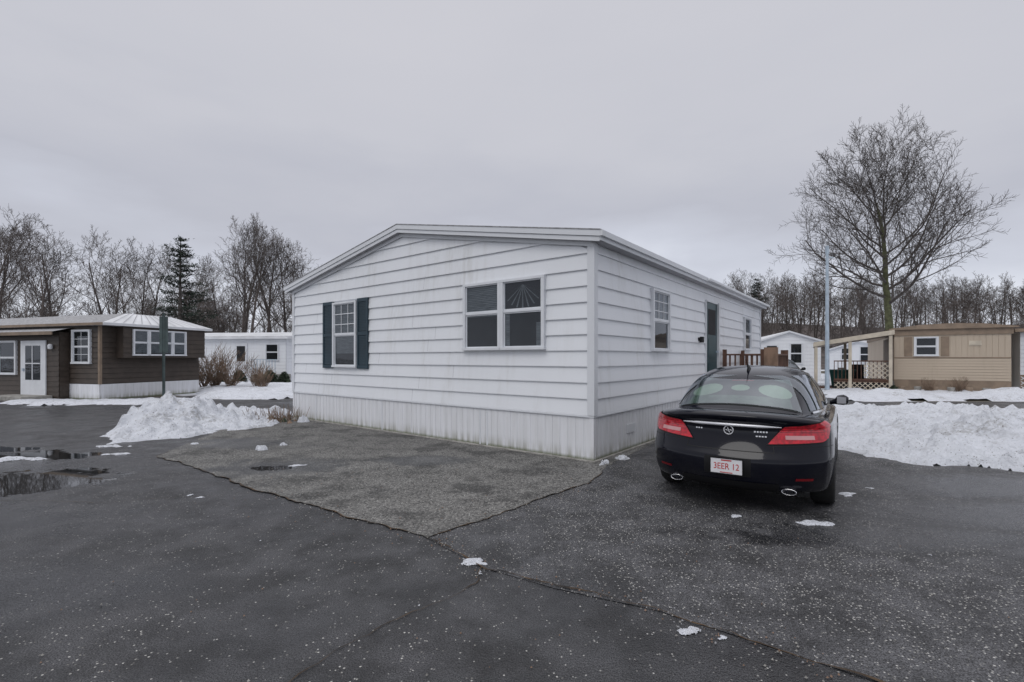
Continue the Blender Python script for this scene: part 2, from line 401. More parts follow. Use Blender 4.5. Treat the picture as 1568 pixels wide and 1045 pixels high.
bits=[(-.32,3.76,.065,.015,1.7),(-.24,3.58,.03,.012,.8),(1.035,2.82,.038,.012,1.6),(1.2,2.74,.015,.008,2.6),(2.95,4.66,.07,.012,2.6),(3.95,5.62,.08,.015,1.6),(2.25,4.85,.04,.012,1.4),
      (-3.56,5.5,.035,.012,1.3),(-3.75,5.6,.03,.01,1),(-4.35,8.35,.08,.08,1.6),(-4.2,8.8,.06,.06,1.0),(-3.2,7.15,.07,.012,2.2),(-7.8,7.6,.16,.03,2.6),(-6.6,8.0,.10,.02,2.4),(-5.2,12.0,.12,.15,1),
      (1.33,7.16,.06,.09,1),(1.43,7.27,.04,.07,1),(1.75,7.6,.07,.06,1.4),(-2.2,4.2,.012,.006,1),(3.4,3.9,.015,.006,1),(-.6,3.1,.009,.005,1),(4.4,5.9,.03,.01,1.6),(-7.2,8.7,.1,.03,2.5),(-5.9,8.9,.05,.03,2)]
bm_v=[];bm_f=[]
for i,(x,y,r,h,asp) in enumerate(bits):
    ob=snow('tmp',blob(x,y,r,h,asp),h,max(.005,r/10),r*.6,.5,20+i,base=.024 if h<.05 else .02,wob=1.1,fr=.35/r)
    me=ob.data; b=len(bm_v); bm_v+=[tuple(v.co) for v in me.vertices]; bm_f+=[tuple(b+k for k in p.vertices) for p in me.polygons]
    bpy.data.objects.remove(ob)
me=bpy.data.meshes.new('snow_patches'); me.from_pydata(bm_v,[],bm_f); me.materials.append(M_snow); me.polygons.foreach_set('use_smooth',[True]*len(bm_f)); link(bpy.data.objects.new('snow_patches',me))

# hill
V=[];F=[]; nx,ny=90,40
def hillz(x,y):
    r=max(0,min(1,(y-62)/70)); r=r*r*(3-2*r)
    side=max(0,min(1,(x-5)/60)); 
    return r*(2.5+8.5*side+2.2*noise.noise(Vector((x*.02,y*.02,2))))-.3
for j in range(ny):
    for i in range(nx):
        x=-260+i*560/(nx-1); y=52+j*260/(ny-1); V.append((x,y,hillz(x,y)))
for j in range(ny-1):
    for i in range(nx-1): F.append((j*nx+i,j*nx+i+1,(j+1)*nx+i+1,(j+1)*nx+i))
me=bpy.data.meshes.new('hill'); me.from_pydata(V,[],F); me.materials.append(M_hill); me.polygons.foreach_set('use_smooth',[True]*len(F)); link(bpy.data.objects.new('hill',me))

# ------------------------------------------------------------------ walls etc
def siding(mb,M,a0,a1,z0,z1,course,mat,lim=None,out=.022):
    z=z0
    while z<z1-.001:
        zt=min(z+course,z1)
        l0=lim(z) if lim else (a0,a1); l1=lim(zt) if lim else (a0,a1)
        if l0[1]-l0[0]<.02: break
        fr=.004
        k=.014
        mb.poly([M(l0[0],out,z+k),M(l0[1],out,z+k),M(l1[1],fr,zt),M(l1[0],fr,zt)],mat)
        mb.poly([M(l0[0],out,z),M(l0[1],out,z),M(l0[1],out,z+k),M(l0[0],out,z+k)],mat)
        mb.poly([M(l0[0],.003,z),M(l0[1],.003,z),M(l0[1],out,z),M(l0[0],out,z)],mat)
        z+=course
def skirting(mb,M,a0,a1,z0,z1,mat,pitch=.145):
    a=a0
    while a<a1-.001:
        b=min(a+pitch,a1); g=min(a+.016,b); q=.003
        mb.poly([M(a,-q,z0),M(g,-q,z0),M(g,-q,z1),M(a,-q,z1)],mat)
        mb.poly([M(g,q,z0),M(b,q,z0),M(b,q,z1),M(g,q,z1)],mat)
        mb.poly([M(g,-q,z0),M(g,q,z0),M(g,q,z1),M(g,-q,z1)],mat)
        mb.poly([M(b,q,z0),M(b,-q,z0),M(b,-q,z1),M(b,q,z1)],mat)
        a=b
def sash_window(parent,name,M,a0,a1,z0,z1,frame=M_frame,grid=None,blind=0,cas=.055,mid=.5,back=M_dark,e=.03):
    mb=MB()
    def bx(a,b,o,p,c,d,m): mb.box(a,b,o,p,c,d,m,M)
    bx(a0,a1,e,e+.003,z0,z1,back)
    bx(a0-cas*.3,a0+cas*.8,.0,.085,z0,z1,frame); bx(a1-cas*.8,a1+cas*.3,.0,.085,z0,z1,frame)
    bx(a0-cas*.3,a1+cas*.3,.0,.087,z1,z1+cas*.8,frame); bx(a0-cas*.5,a1+cas*.5,.0,.10,z0-cas*.8,z0,frame)
    zm=z0+(z1-z0)*mid; cs=cas*.8
    bx(a0+cs,a1-cs,e,.066,zm-.018,zm+.018,frame)
    s=.022
    for (c,d,o) in ((z0,zm-.018,.050),(zm+.018,z1,.060)):
        bx(a0+cs,a0+cs+s,e,o,c,d,frame); bx(a1-cs-s,a1-cs,e,o,c,d,frame)
        bx(a0+cs+s,a1-cs-s,e,o,c,c+s,frame); bx(a0+cs+s,a1-cs-s,e,o,d-s,d,frame)
    if blind>0:
        zb=z1-(z1-z0)*blind; k=z1
        while k>zb:
            bx(a0+cas,a1-cas,e+.004,e+.008,k-.03,k-.004,M_blind); k-=.032
    g0=.043
    mb.poly([M(a0+cs,g0,z0),M(a1-cs,g0,z0),M(a1-cs,g0,zm),M(a0+cs,g0,zm)],M_glass)
    mb.poly([M(a0+cs,g0+.006,zm),M(a1-cs,g0+.006,zm),M(a1-cs,g0+.006,z1),M(a0+cs,g0+.006,z1)],M_glass)
    if grid:
        nxg,nzg,both=grid
        for (c,d) in ([(zm,z1)]+([(z0,zm)] if both else [])):
            for i in range(1,nxg):
                a=a0+cas+(a1-a0-2*cas)*i/nxg; bx(a-.009,a+.009,g0+.008,g0+.014,c,d,frame)
            for i in range(1,nzg):
                z=c+(d-c)*i/nzg; bx(a0+cas,a1-cas,g0+.0085,g0+.0135,z-.009,z+.009,frame)
    return mb.obj(name,parent)

# ------------------------------------------------------------------ main house
HR=math.atan2(-.613,.79)
house=empty('white_mobile_home',(1.248,7.40,0),HR)
Mf=lambda a,o,z:(a,-o,z)
Mr=lambda a,o,z:(o,a,z)
W,L=9.0,12.5
zs,ze,slope=.714,3.40,.187
zpk=ze+slope*W/2
mb=MB()
def lim(z):
    if z<=ze: return (-W,0)
    d=(z-ze)/slope; return (-W+d,-d)
siding(mb,Mf,-W,0,zs,zpk,.252,M_side,lim,out=.032)
siding(mb,Mr,0,L,zs,ze,.252,M_side,out=.032)
mb.poly([(-W,0,.0),(0,0,.0),(0,0,ze),(-W/2,0,zpk),(-W,0,ze)],M_trim)
mb.poly([(0,0,0),(0,L,0),(0,L,ze),(0,0,ze)],M_trim)
mb.poly([(-W,L,.0),(0,L,.0),(0,L,ze),(-W/2,L,zpk),(-W,L,ze)],M_side)
mb.poly([(-W,0,0),(-W,L,0),(-W,L,ze),(-W,0,ze)],M_side)
jr=random.Random(4)
for k in range(11):
    z=zs+k*.252+.016
    for a in (jr.uniform(-8.6,-5),jr.uniform(-4.6,-.6)):
        if z>1.3 and (-2.85<a<-.7 or -7.7<a<-5.5): continue
        mb.poly([Mf(a,.0325,z),Mf(a+.006,.0325,z),Mf(a+.006,.0055,z+.235),Mf(a,.0055,z+.235)],M_soffit)
mb.obj('walls',house,recalc=False)
mb=MB(); 
Mf2=lambda a,o,z:(a,-o-.012,z); Mr2=lambda a,o,z:(o+.012,a,z)
skirting(mb,Mf2,-W,0,.0,zs-.02,M_skirt); skirting(mb,Mr2,0,L,0,zs-.02,M_skirt)
for a in (-7.9,-5.2,-2.15,-2.32): mb.box(a,a+.03,.002,.022,.03,zs-.03,M_trim,Mf)
mb.obj('skirting',house,recalc=False)
mb=MB()
mb.box(-W,.042,-.042,-.001,zs-.03,zs-.002,M_trim); mb.box(.001,.041,-.001,L,zs-.03,zs-.0025,M_trim)
mb.box(-.075,.048,-.048,-.0005,zs,ze-.01,M_trim); mb.box(.0005,.0475,.0,.075,zs,ze-.01,M_trim)
mb.box(-W-.02,-W+.07,-.048,.05,zs,ze-.01,M_trim); mb.box(-.005,.0475,L-.07,L+.02,zs,ze-.01,M_trim)
mb.box(-.05,.03,-.03,.05,0,zs-.03,M_skirt); mb.box(-W-.015,-W+.05,-.03,.04,0,zs-.03,M_skirt)
mb.obj('corner_trim',house,bevel=.004)
mb=MB()
mb.box(-W,.02,-.07,-.02,-.01,.03,M_conc); mb.box(.02,.07,-.07,L,-.01,.03,M_conc)
mb.obj('foundation_edge',house,bevel=.01)
# roof
o,f=.2,.15
mb=MB()
zc=zpk+.17; zr=zc-slope*(W/2+o)
def slab(xa,za,xb,zb,y0,y1,t,mat):
    b=[(xa,y0,za),(xb,y0,zb),(xb,y1,zb),(xa,y1,za),(xa,y0,za-t),(xb,y0,zb-t),(xb,y1,zb-t),(xa,y1,za-t)]
    bi=len(mb.v); mb.v+=b
    for q in ((0,1,2,3),(7,6,5,4),(0,4,5,1),(1,5,6,2),(2,6,7,3),(3,7,4,0)):
        mb.f.append(tuple(bi+k for k in q)); mb.m.append(mb.mi(mat))
xe=W/2+o
for s in (-1,1):
    X=lambda d:-W/2+s*d
    slab(X(0),zc,X(xe+.015),zr-.003,-f-.03,L+f+.02,.016,M_shingle)
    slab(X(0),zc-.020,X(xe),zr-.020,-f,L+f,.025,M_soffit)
    slab(X(0),zc-.018,X(xe+.008),zr-.020,-f-.022,-f+.0,.088,M_trim)
    slab(X(0),zc-.110,X(xe-.012),zr-.110,-f-.004,-f+.01,.07,M_trim)
    slab(X(0),zc-.16,X(xe-.16),zc-.16-slope*(xe-.16),-.055,-.034,.09,M_trim)
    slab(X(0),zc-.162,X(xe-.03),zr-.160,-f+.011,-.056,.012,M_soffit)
    mb.box(*sorted((X(xe-.01),X(xe+.006))),-f+.001,L+f,zr-.165,zr-.028,M_trim)
    mb.box(*sorted((X(xe+.007),X(xe+.05))),-f-.02,L+f,zr-.105,zr-.026,M_trim)
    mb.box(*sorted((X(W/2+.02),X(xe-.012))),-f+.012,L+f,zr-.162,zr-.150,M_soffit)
mb.obj('roof',house)
mb=MB()
mb.lathe([(.05,-.2),(.05,.35),(.09,.36),(.11,.42),(.0,.5)],12,M_polem,'z',(-1.6,7.5,zc-slope*2.9))
mb.lathe([(.04,-.1),(.04,.3),(.0,.3)],10,M_polem,'z',(-1.2,8.3,zc-slope*3.3))
mb.obj('roof_vents',house)
mb=MB(); mb.box(o+.052,o+.11,5.2,L+f,zr-.10,zr-.035,M_trim); mb.obj('gutter',house,bevel=.01)
sash_window(house,'front_window',Mf,-2.67,-1.80,1.79,2.93,mid=.55,blind=.50)
sash_window(house,'front_window_pair',Mf,-1.765,-.87,1.79,2.93,mid=.55)
sash_window(house,'bedroom_window',Mf,-7.03,-6.10,1.43,2.90,grid=(3,3,False),blind=.8)
sash_window(house,'side_window',Mr,2.27,3.18,1.78,2.90,grid=(3,3,False),mid=.5,blind=.5)
sash_window(house,'far_side_window',Mr,9.88,10.8,1.9,2.87,blind=.5)
def curtain(mb,M,a0,a1,z0,z1,mat=M_blind):
    n=24
    for i in range(n):
        a=a0+(a1-a0)*i/n; b=a0+(a1-a0)*(i+1)/n
        oa=.036+.002*(i%2); ob=.036+.002*((i+1)%2)
        mb.poly([M(a,oa,z0),M(b,ob,z0),M(b,ob,z1),M(a,oa,z1)],mat)
mb=MB()
curtain(mb,Mf,-1.70,-1.60,1.8,2.4); curtain(mb,Mf,-1.04,-.93,1.8,2.2)
for k in range(11):
    an=math.pi*(k+.5)/11; cx,cz=-1.32,2.86
    p=(cx+.44*math.cos(an+math.pi),cz-.40*math.sin(an)); q=.016
    mb.poly([Mf(cx-.004,.0365,cz),Mf(cx+.004,.0365,cz),Mf(max(-1.7,min(-.94,p[0]+q)),.0365,p[1]),Mf(max(-1.7,min(-.94,p[0]-q)),.0365,p[1])],M_blind)
mb.obj('curtains',house)
# shutters
mb=MB()
for (a,b) in ((-7.5,-7.07),(-6.06,-5.66)):
    z0,z1=1.36,2.98
    mb.box(a,b,.027,.04,z0,z1,M_shut,Mf)
    for (c,d,e,g) in ((a,a+.05,z0,z1),(b-.05,b,z0,z1),(a+.05,b-.05,z0,z0+.08),(a+.05,b-.05,z1-.08,z1),(a+.05,b-.05,(z0+z1)/2-.04,(z0+z1)/2+.04)):
        mb.box(c,d,.04,.063,e,g,M_shut,Mf)
    z=z0+.1
    while z<z1-.1:
        if abs(z-(z0+z1)/2)>.06:
            mb.poly([Mf(a+.05,.057,z),Mf(b-.05,.057,z),Mf(b-.05,.042,z+.035),Mf(a+.05,.042,z+.035)],M_shut)
        z+=.037
mb.obj('shutters',house)
# door
mb=MB()
d0,d1,dz0,dz1=5.77,6.83,.80,3.06
mb.box(d0+.03,d1-.06,.033,.045,dz0,dz1-.04,M_door,Mr)
mb.box(d0,d0+.03,.0,.06,dz0,dz1,M_frame,Mr); mb.box(d1-.06,d1,.0,.10,dz0,dz1,M_frame,Mr); mb.box(d0+.03,d1-.06,.0,.07,dz1-.04,dz1,M_frame,Mr)
for (a,b,c,d) in ((.2,.86,1.0,1.5),(.2,.86,1.62,2.1)):
    mb.box(d0+a,d0+b,.045,.053,c,d,M_door,Mr)
mb.box(d0+.2,d0+.86,.045,.050,2.2,2.85,M_dark,Mr)
mb.box(d0+.9,d0+.95,.045,.10,1.75,1.80,M_polem,Mr)
mb.obj('door',house)
mb=MB(); mb.box(5.2,5.42,.02,.05,2.02,2.10,M_dark,Mr); mb.box(5.24,5.38,.05,.12,1.98,2.12,M_dark,Mr)
mb.obj('porch_light',house,bevel=.01)
mb=MB(); mb.box(1.2,1.5,.02,.03,.3,.45,M_trim,Mr); mb.obj('skirting_vents',house)

# deck
deck=empty('wooden_deck',(1.248,7.40,0),HR)
mb=MB()
y0,y1,x1=5.3,9.4,1.35
mb.box(.10,x1,y0,y1,.60,.66,M_wood); 
k=y0
while k<y1-.01:
    mb.box(.10,x1+.03,k,k+.13,.665,.69,M_wood2); k+=.14
for yy in (y0+.05,7.3,y1-.1):
    for xx in (.15,x1-.1): mb.box(xx,xx+.09,yy,yy+.09,0,.6,M_wood)
for i in range(3): mb.box(.2,1.2,y0-.28*(i+1),y0-.28*i-.01,0,.52-.17*i,M_wood)
def rail(xa,ya,xb,yb,z0=.7,z1=1.72):
    n=int(math.hypot(xb-xa,yb-ya)/.13)
    dx,dy=(xb-xa),(yb-ya)
    ww=.045
    for p in (0,1):
        X_,Y_=xa+dx*p,ya+dy*p; mb.box(X_-ww,X_+ww,Y_-ww,Y_+ww,.5,z1+.12,M_wood)
    for i in range(1,n):
        X_,Y_=xa+dx*i/n,ya+dy*i/n; mb.box(X_-.019,X_+.019,Y_-.019,Y_+.019,z0+.08,z1-.04,M_wood)
    if abs(dx)>abs(dy):
        mb.box(xa+.05,xb-.05,ya-.05,ya+.05,z1-.04,z1,M_wood); mb.box(xa+.05,xb-.05,ya-.03,ya+.03,z0+.03,z0+.08,M_wood)
    else:
        mb.box(xa-.05,xa+.05,ya+.05,yb-.05,z1-.04,z1,M_wood); mb.box(xa-.03,xa+.03,ya+.05,yb-.05,z0+.03,z0+.08,M_wood)
rail(.12,7.25,1.05,7.25); rail(1.3,7.3,1.3,9.3); rail(.12,9.35,1.2,9.35)
mb.box(1.10,1.42,7.12,7.16,.6,1.88,M_wood2); mb.box(1.12,1.36,7.4,7.44,.6,1.75,M_wood2)
mb.obj('deck_frame',deck)

# ------------------------------------------------------------------ car
def lerp_tab(tab,x):
    if x<=tab[0][0]: return tab[0][1]
    for (a,va),(b,vb) in zip(tab,tab[1:]):
        if x<=b: 
            t=(x-a)/(b-a); return va+(vb-va)*t
    return tab[-1][1]
def make_car(paint,glassm):
    out=[]
    M_chrome=bpy.data.materials['chrome']; M_tyre=bpy.data.materials['tyre']; M_red=bpy.data.materials['lamp_red']; M_blk=bpy.data.materials['black_plastic']
    M_rim=bpy.data.materials['alloy']; M_refl=bpy.data.materials['lamp_clear']; M_seat=bpy.data.materials['seat']
    LL=4.83
    xs=[0,.06,.2,.4,.65,.95,1.3,1.8,2.4,3.0,3.5,3.85,4.2,4.5,4.7,4.79,4.83]
    ts=[-1,-.93,-.75,-.4,0,.4,.75,.93,1]
    rs=[0,.06,.24,.40,.45,.51,.74,.87,.95,1]
    top=[(0,1.00),(.06,1.035),(.2,1.045),(.65,1.05),(1.3,1.02),(2.4,.98),(3.3,1.0),(3.6,.985),(4.2,.90),(4.5,.82),(4.7,.72),(4.83,.62)]
    bot=[(0,.245),(.4,.21),(.8,.19),(4,.19),(4.5,.2),(4.83,.26)]
    wid=[(0,.87),(.2,.905),(.5,.925),(1.0,.935),(1.8,.925),(3,.925),(3.8,.93),(4.3,.90),(4.6,.85),(4.83,.78)]
    rear=[(.22,.12),(.30,.03),(.42,0),(.57,.0),(.62,.035),(.67,.095),(.84,.130),(.93,.118),(.985,.055),(1.04,.04)]
    zfac=[(.18,.90),(.28,.965),(.5,1.0),(.70,.998),(.84,.985),(.95,.95),(1.1,.90)]
    def mp(i,j,k):
        x=xs[i]; t=ts[j]; r=rs[k]
        T=lerp_tab(top,x); B=lerp_tab(bot,x)
        z=B+(T-B)*r
        if k>=len(rs)-2: z-= .10*abs(t)**3.2*(1 if x<4 else .8)
        y=t*lerp_tab(wid,x)*lerp_tab(zfac,z)
        if k==len(rs)-1 and abs(t)==1: y*=.985; z-=.01
        fr=max(0,1-x/.75)
        xx=x+lerp_tab(rear,z+(.04*abs(t)**3 if k>=len(rs)-2 else 0))*fr + .34*abs(t)**3.4*fr + .04*abs(t)**1.4*fr
        ff=max(0,1-(LL-x)/.9)
        xx-= .50*abs(t)**2.4*ff + (.10 if z<.35 else 0)*ff
        return (xx,y,z)
    V={}; verts=[]; faces=[]
    I,J,K=len(xs)-1,len(ts)-1,len(rs)-1
    def g(i,j,k):
        if (i,j,k) not in V: V[(i,j,k)]=len(verts); verts.append(mp(i,j,k))
        return V[(i,j,k)]
    for j in range(J):
        for k in range(K):
            faces.append((g(0,j,k),g(0,j,k+1),g(0,j+1,k+1),g(0,j+1,k)))
            faces.append((g(I,j,k),g(I,j+1,k),g(I,j+1,k+1),g(I,j,k+1)))
    for i in range(I):
        for k in range(K):
            faces.append((g(i,0,k),g(i+1,0,k),g(i+1,0,k+1),g(i,0,k+1)))
            faces.append((g(i,J,k),g(i,J,k+1),g(i+1,J,k+1),g(i+1,J,k)))
        for j in range(J):
            faces.append((g(i,j,0),g(i,j+1,0),g(i+1,j+1,0),g(i+1,j,0)))
            faces.append((g(i,j,K),g(i+1,j,K),g(i+1,j+1,K),g(i,j+1,K)))
    me=bpy.data.meshes.new('body'); me.from_pydata(verts,[],faces); me.materials.append(paint)
    bm=bmesh.new(); bm.from_mesh(me); bmesh.ops.recalc_face_normals(bm,faces=bm.faces); bm.to_mesh(me); bm.free()
    body=link(bpy.data.objects.new('body_tmp',me)); ss=body.modifiers.new('s','SUBSURF'); ss.levels=2; ss.render_levels=2
    dg=bpy.context.evaluated_depsgraph_get(); dg.update()
    bvhB=BVHTree.FromObject(body,dg)
    cutters=[]
    AX=(1.02,3.76)
    for ax in AX:
        for s in (-1,1):
            c=MB(); c.tube([(ax,s*.60,.335),(ax,s*1.1,.335)],[.378,.378],40,M_blk,cap=True)
            co_=c.obj('cut'); cutters.append(co_)
            b=body.modifiers.new('b','BOOLEAN'); b.operation='DIFFERENCE'; b.object=co_; b.solver='EXACT'
    dg=bpy.context.evaluated_depsgraph_get(); dg.update()
    mb_=bpy.data.meshes.new_from_object(body.evaluated_get(dg)); mb_.name='body'
    mb_.polygons.foreach_set('use_smooth',[True]*len(mb_.polygons))
    try: mb_.set_sharp_from_angle(angle=R(45))
    except Exception: pass
    for c in cutters: bpy.data.objects.remove(c)
    bpy.data.objects.remove(body)
    out.append(('body',mb_))
    # cabin
    rings=[(.30,1.02,.64,.60),(.50,1.10,.70,.60),(.78,1.23,.765,.585),(1.08,1.365,.80,.57),(1.4,1.455,.815,.565),(1.9,1.510,.82,.57),(2.35,1.50,.82,.58),(2.7,1.45,.82,.59),(3.0,1.34,.81,.61),(3.3,1.20,.79,.64),(3.62,1.03,.73,.66)]
    v=[];fc=[]
    for (x,zt,yb,yt) in rings:
        zb=.93
        half=[(yb,zb),(yb*.985,zb+(zt-zb)*.2),(yt+(yb-yt)*.35,zb+(zt-zb)*.70),(yt,zt-.045-.07*max(0,zt-1.05)),(yt*.8,zt-.022),(yt*.4,zt-.004),(0,zt+.004)]
        ring=[( y, z) for y,z in half]+[(-y,z) for y,z in reversed(half[:-1])]
        for (y,z) in ring:
            t=abs(y)/yb
            xx=x+(.18*t*t if x<1.3 else 0)*(1 if x<1.05 else .5)-(.14*t*t if x>2.9 else 0)
            v.append((xx,y,z))
    n=13
    for i in range(len(rings)-1):
        for k in range(n-1): fc.append((i*n+k,i*n+k+1,(i+1)*n+k+1,(i+1)*n+k))
    me=bpy.data.meshes.new('cabin'); me.from_pydata(v,[],fc); me.materials.append(paint)
    bm=bmesh.new(); bm.from_mesh(me); bmesh.ops.recalc_face_normals(bm,faces=bm.faces)
    if sum(f.normal.z for f in bm.faces)<0: bmesh.ops.reverse_faces(bm,faces=bm.faces)
    bm.to_mesh(me); bm.free()
    cab=link(bpy.data.objects.new('cab_tmp',me)); ss=cab.modifiers.new('s','SUBSURF'); ss.levels=2; ss.render_levels=2
    dg=bpy.context.evaluated_depsgraph_get(); dg.update(); bvhC=BVHTree.FromObject(cab,dg)
    mc=bpy.data.meshes.new_from_object(cab.evaluated_get(dg)); mc.name='cabin'; mc.polygons.foreach_set('use_smooth',[True]*len(mc.polygons))
    bpy.data.objects.remove(cab); out.append(('cabin',mc))
    def hitp(bvh,o_,d_,off):
        o_=Vector(o_); d_=Vector(d_).normalized(); h=bvh.ray_cast(o_,d_)
        if h[0] is None: return None
        nn=h[1]
        if nn.dot(d_)>0: nn=-nn
        return h[0]+nn*off
    def patch(mb,bvh,fn,nu,nv,off,mat):
        idm={}
        for i in range(nu+1):
            for j in range(nv+1):
                p=hitp(bvh,*fn(i/nu,j/nv),off)
                if p is not None: idm[(i,j)]=len(mb.v); mb.v.append(tuple(p))
        mi=mb.mi(mat)
        for i in range(nu):
            for j in range(nv):
                k=[(i,j),(i+1,j),(i+1,j+1),(i,j+1)]
                if all(q in idm for q in k): mb.f.append(tuple(idm[q] for q in k)); mb.m.append(mi)
    def cyl(phi,z):
        a=R(phi); return ((1.0-3*math.cos(a),3*math.sin(a),z),(math.cos(a),-math.sin(a),0))
    gl=MB()
    L_=lambda a,b,t:a+(b-a)*t
    def rw(u,v_,g=0):
        x=L_(.47-g,1.03+g,v_); hw=L_(.63+g,.475+g,v_**1.1); return ((x+.12*(2*u-1)**2,(2*u-1)*hw,3),(0,0,-1))
    patch(gl,bvhC,lambda u,v_:rw(u,v_,.018),24,12,.003,M_blk)
    patch(gl,bvhC,rw,24,12,.010,glassm)
    # parcel shelf and head rests behind the glass
    patch(gl,bvhC,lambda u,v_:rw(.06+.88*u,.04+.30*v_),20,4,.0045,M_shelf)
    for cy in (-.36,.36,0):
        def hr(u,v_,cy=cy):
            a=2*math.pi*u; rx,ry=(.13,.17) if cy else (.07,.10)
            return ((.83+rx*v_*math.cos(a),cy+ry*v_*math.sin(a),3),(0,0,-1))
        patch(gl,bvhC,hr,16,2,.006,M_seat)
    def brk(u,v_): return ((L_(1.0,1.02,v_),L_(-.12,.12,u),3),(0,0,-1))
    patch(gl,bvhC,brk,4,1,.007,M_red)
    def ws(u,v_):
        x=L_(3.50,2.80,v_); hw=L_(.63,.55,v_); return ((x-.08*(2*u-1)**2,(2*u-1)*hw,3),(0,0,-1))
    patch(gl,bvhC,ws,20,10,.003,M_blk)
    patch(gl,bvhC,ws,20,10,.008,glassm)
    for s in (-1,1):
        for (xb0,xb1,xt0,xt1) in ((1.05,1.95,1.32,1.93),(2.02,2.98,2.0,2.62),(.82,1.0,1.12,1.25)):
            def sw(u,v_,a=xb0,b=xb1,c=xt0,d=xt1,s=s):
                return ((L_(L_(a,b,u),L_(c,d,u),v_),3*s,L_(1.02,1.385,v_)),(0,-s,0))
            patch(gl,bvhC,sw,14,8,.003,M_blk)
            patch(gl,bvhC,sw,14,8,.008,glassm)
    out.append(('windows',gl.mesh('windows',True,False)))
    tr=MB()
    for s in (-1,1):
        def t1(u,v_,s=s): return ((L_(.85,3.1,u),3*s,L_(.99,1.008,v_)),(0,-s,0))
        patch(tr,bvhC,t1,30,1,.012,M_chrome)
        for xx in (1.98,3.05):
            def t2(u,v_,s=s,xx=xx): return ((xx+.008*u,3*s,L_(.3,.93,v_)),(0,-s,0))
            patch(tr,bvhB,t2,1,14,.0015,M_blk)
        def t3(u,v_,s=s): return ((L_(1.45,3.35,u),3*s,L_(.24,.30,v_)),(0,-s,0))
        patch(tr,bvhB,t3,24,2,.004,M_blk)
        for xx in (1.35,2.4):
            def t4(u,v_,s=s,xx=xx): return ((L_(xx,xx+.19,u),3*s,L_(.81,.84,v_)),(0,-s,0))
            patch(tr,bvhB,t4,6,2,.03,M_chrome)
        for ax in AX:
            pts=[]
            for q in range(19):
                a=R(-8+196*q/18); p=hitp(bvhB,(ax+.385*math.cos(a),3*s,.335+.385*math.sin(a)),(0,-s,0),.0)
                if p is not None: pts.append(p)
            if len(pts)>3: tr.tube(pts,[.010]*len(pts),5,paint)
    out.append(('trim',tr.mesh('trim',True,False)))
    # rear details
    rd=MB()
    for s in (-1,1):
        def lam(u,v_,s=s):
            u0=max(0,u)
            zlo=L_(.725,.755,u); zhi=L_(.905,.955,u0**.8)
            a_in=L_(23,33,v_); ph=L_(a_in,66-6*(1-v_),u)
            zz=L_(zlo,zhi,v_)
            if u>.88: zz=L_(zz,.86,(u-.88)/.12*.30)
            return cyl(s*ph,zz)
        patch(rd,bvhB,lam,30,10,.012,M_red)
        patch(rd,bvhB,lambda u,v_,s=s,lam=lam:lam(-.015+1.03*u,-.05+1.1*v_) ,30,10,.006,M_blk)
        def lam2(u,v_,s=s): return cyl(s*L_(33,50,u),L_(.775,.815,v_))
        patch(rd,bvhB,lam2,10,3,.0145,M_refl)
        for zz in (.845,.868,.89):
            def lamd(u,v_,s=s,zz=zz): return cyl(s*L_(30,58,u),L_(zz,zz+.004,v_))
            patch(rd,bvhB,lamd,20,1,.014,M_redd)
        def sm(u,v_,s=s): return cyl(s*L_(25.4,25.9,u),L_(.64,.73,v_))
        patch(rd,bvhB,sm,1,10,.0015,M_blk)
        def rf(u,v_,s=s): return cyl(s*L_(36,46,u),L_(.38,.405,v_))
        patch(rd,bvhB,rf,10,1,.004,M_redd)
        def sm3(u,v_,s=s): return cyl(s*L_(25.5,66,u),L_(.705,.711,v_))
        patch(rd,bvhB,sm3,20,1,.0015,M_blk)
    def strip(lo,hi,z,r,mat,sag=.0,off=.008):
        pts=[]
        for q in range(41):
            ph=L_(lo,hi,q/40); p=hitp(bvhB,*cyl(ph,z-sag*(2*q/40-1)**2),off)
            if p is not None: pts.append(p)
        rr_=[r*min(1,.25+4*min(i,len(pts)-1-i)/len(pts)) for i in range(len(pts))]
        rd.tube(pts,rr_,8,mat)
    strip(-31,31,.908,.017,M_satin,.008,.016)
    def sm2(u,v_): return cyl(L_(-25.6,25.6,u),L_(.640,.648,v_))
    patch(rd,bvhB,sm2,30,1,.0015,M_blk)
    def dif(u,v_): return cyl(L_(-28,28,u),L_(.25,.34,v_))
    patch(rd,bvhB,dif,30,4,.006,M_blk)
    def plr(u,v_): return cyl(L_(-13,13,u),L_(.39,.575,v_))
    patch(rd,bvhB,plr,12,4,.003,M_blk)
    for q in range(5):
        patch(rd,bvhB,lambda u,v_,q=q: cyl(-15.5-1.7*q-1.1*u,L_(.835,.850,v_)),1,1,.006,M_satin)
    for q in range(4):
        patch(rd,bvhB,lambda u,v_,q=q: cyl(-16.5-1.7*q-1.1*u,L_(.79,.803,v_)),1,1,.006,M_satin)
    for q in range(3):
        patch(rd,bvhB,lambda u,v_,q=q: cyl(22-1.7*q-1.1*u,L_(.835,.848,v_)),1,1,.006,M_satin)
    out.append(('rear_lamps_and_trim',rd.mesh('rear_trim',True,False)))
    em=MB()
    hit=hitp(bvhB,(-3,0,.845),(1,0,0),0)
    pts=[(hit.x-.014,.045*math.cos(a),.845+.045*math.sin(a)) for a in [2*math.pi*i/20 for i in range(21)]]
    em.tube(pts,[.006]*21,6,M_satin)
    for q in (-.02,0,.02): em.tube([(hit.x-.014,q+.01,.87-abs(q)),(hit.x-.014,q-.01,.82+abs(q))],[.005,.005],5,M_satin)
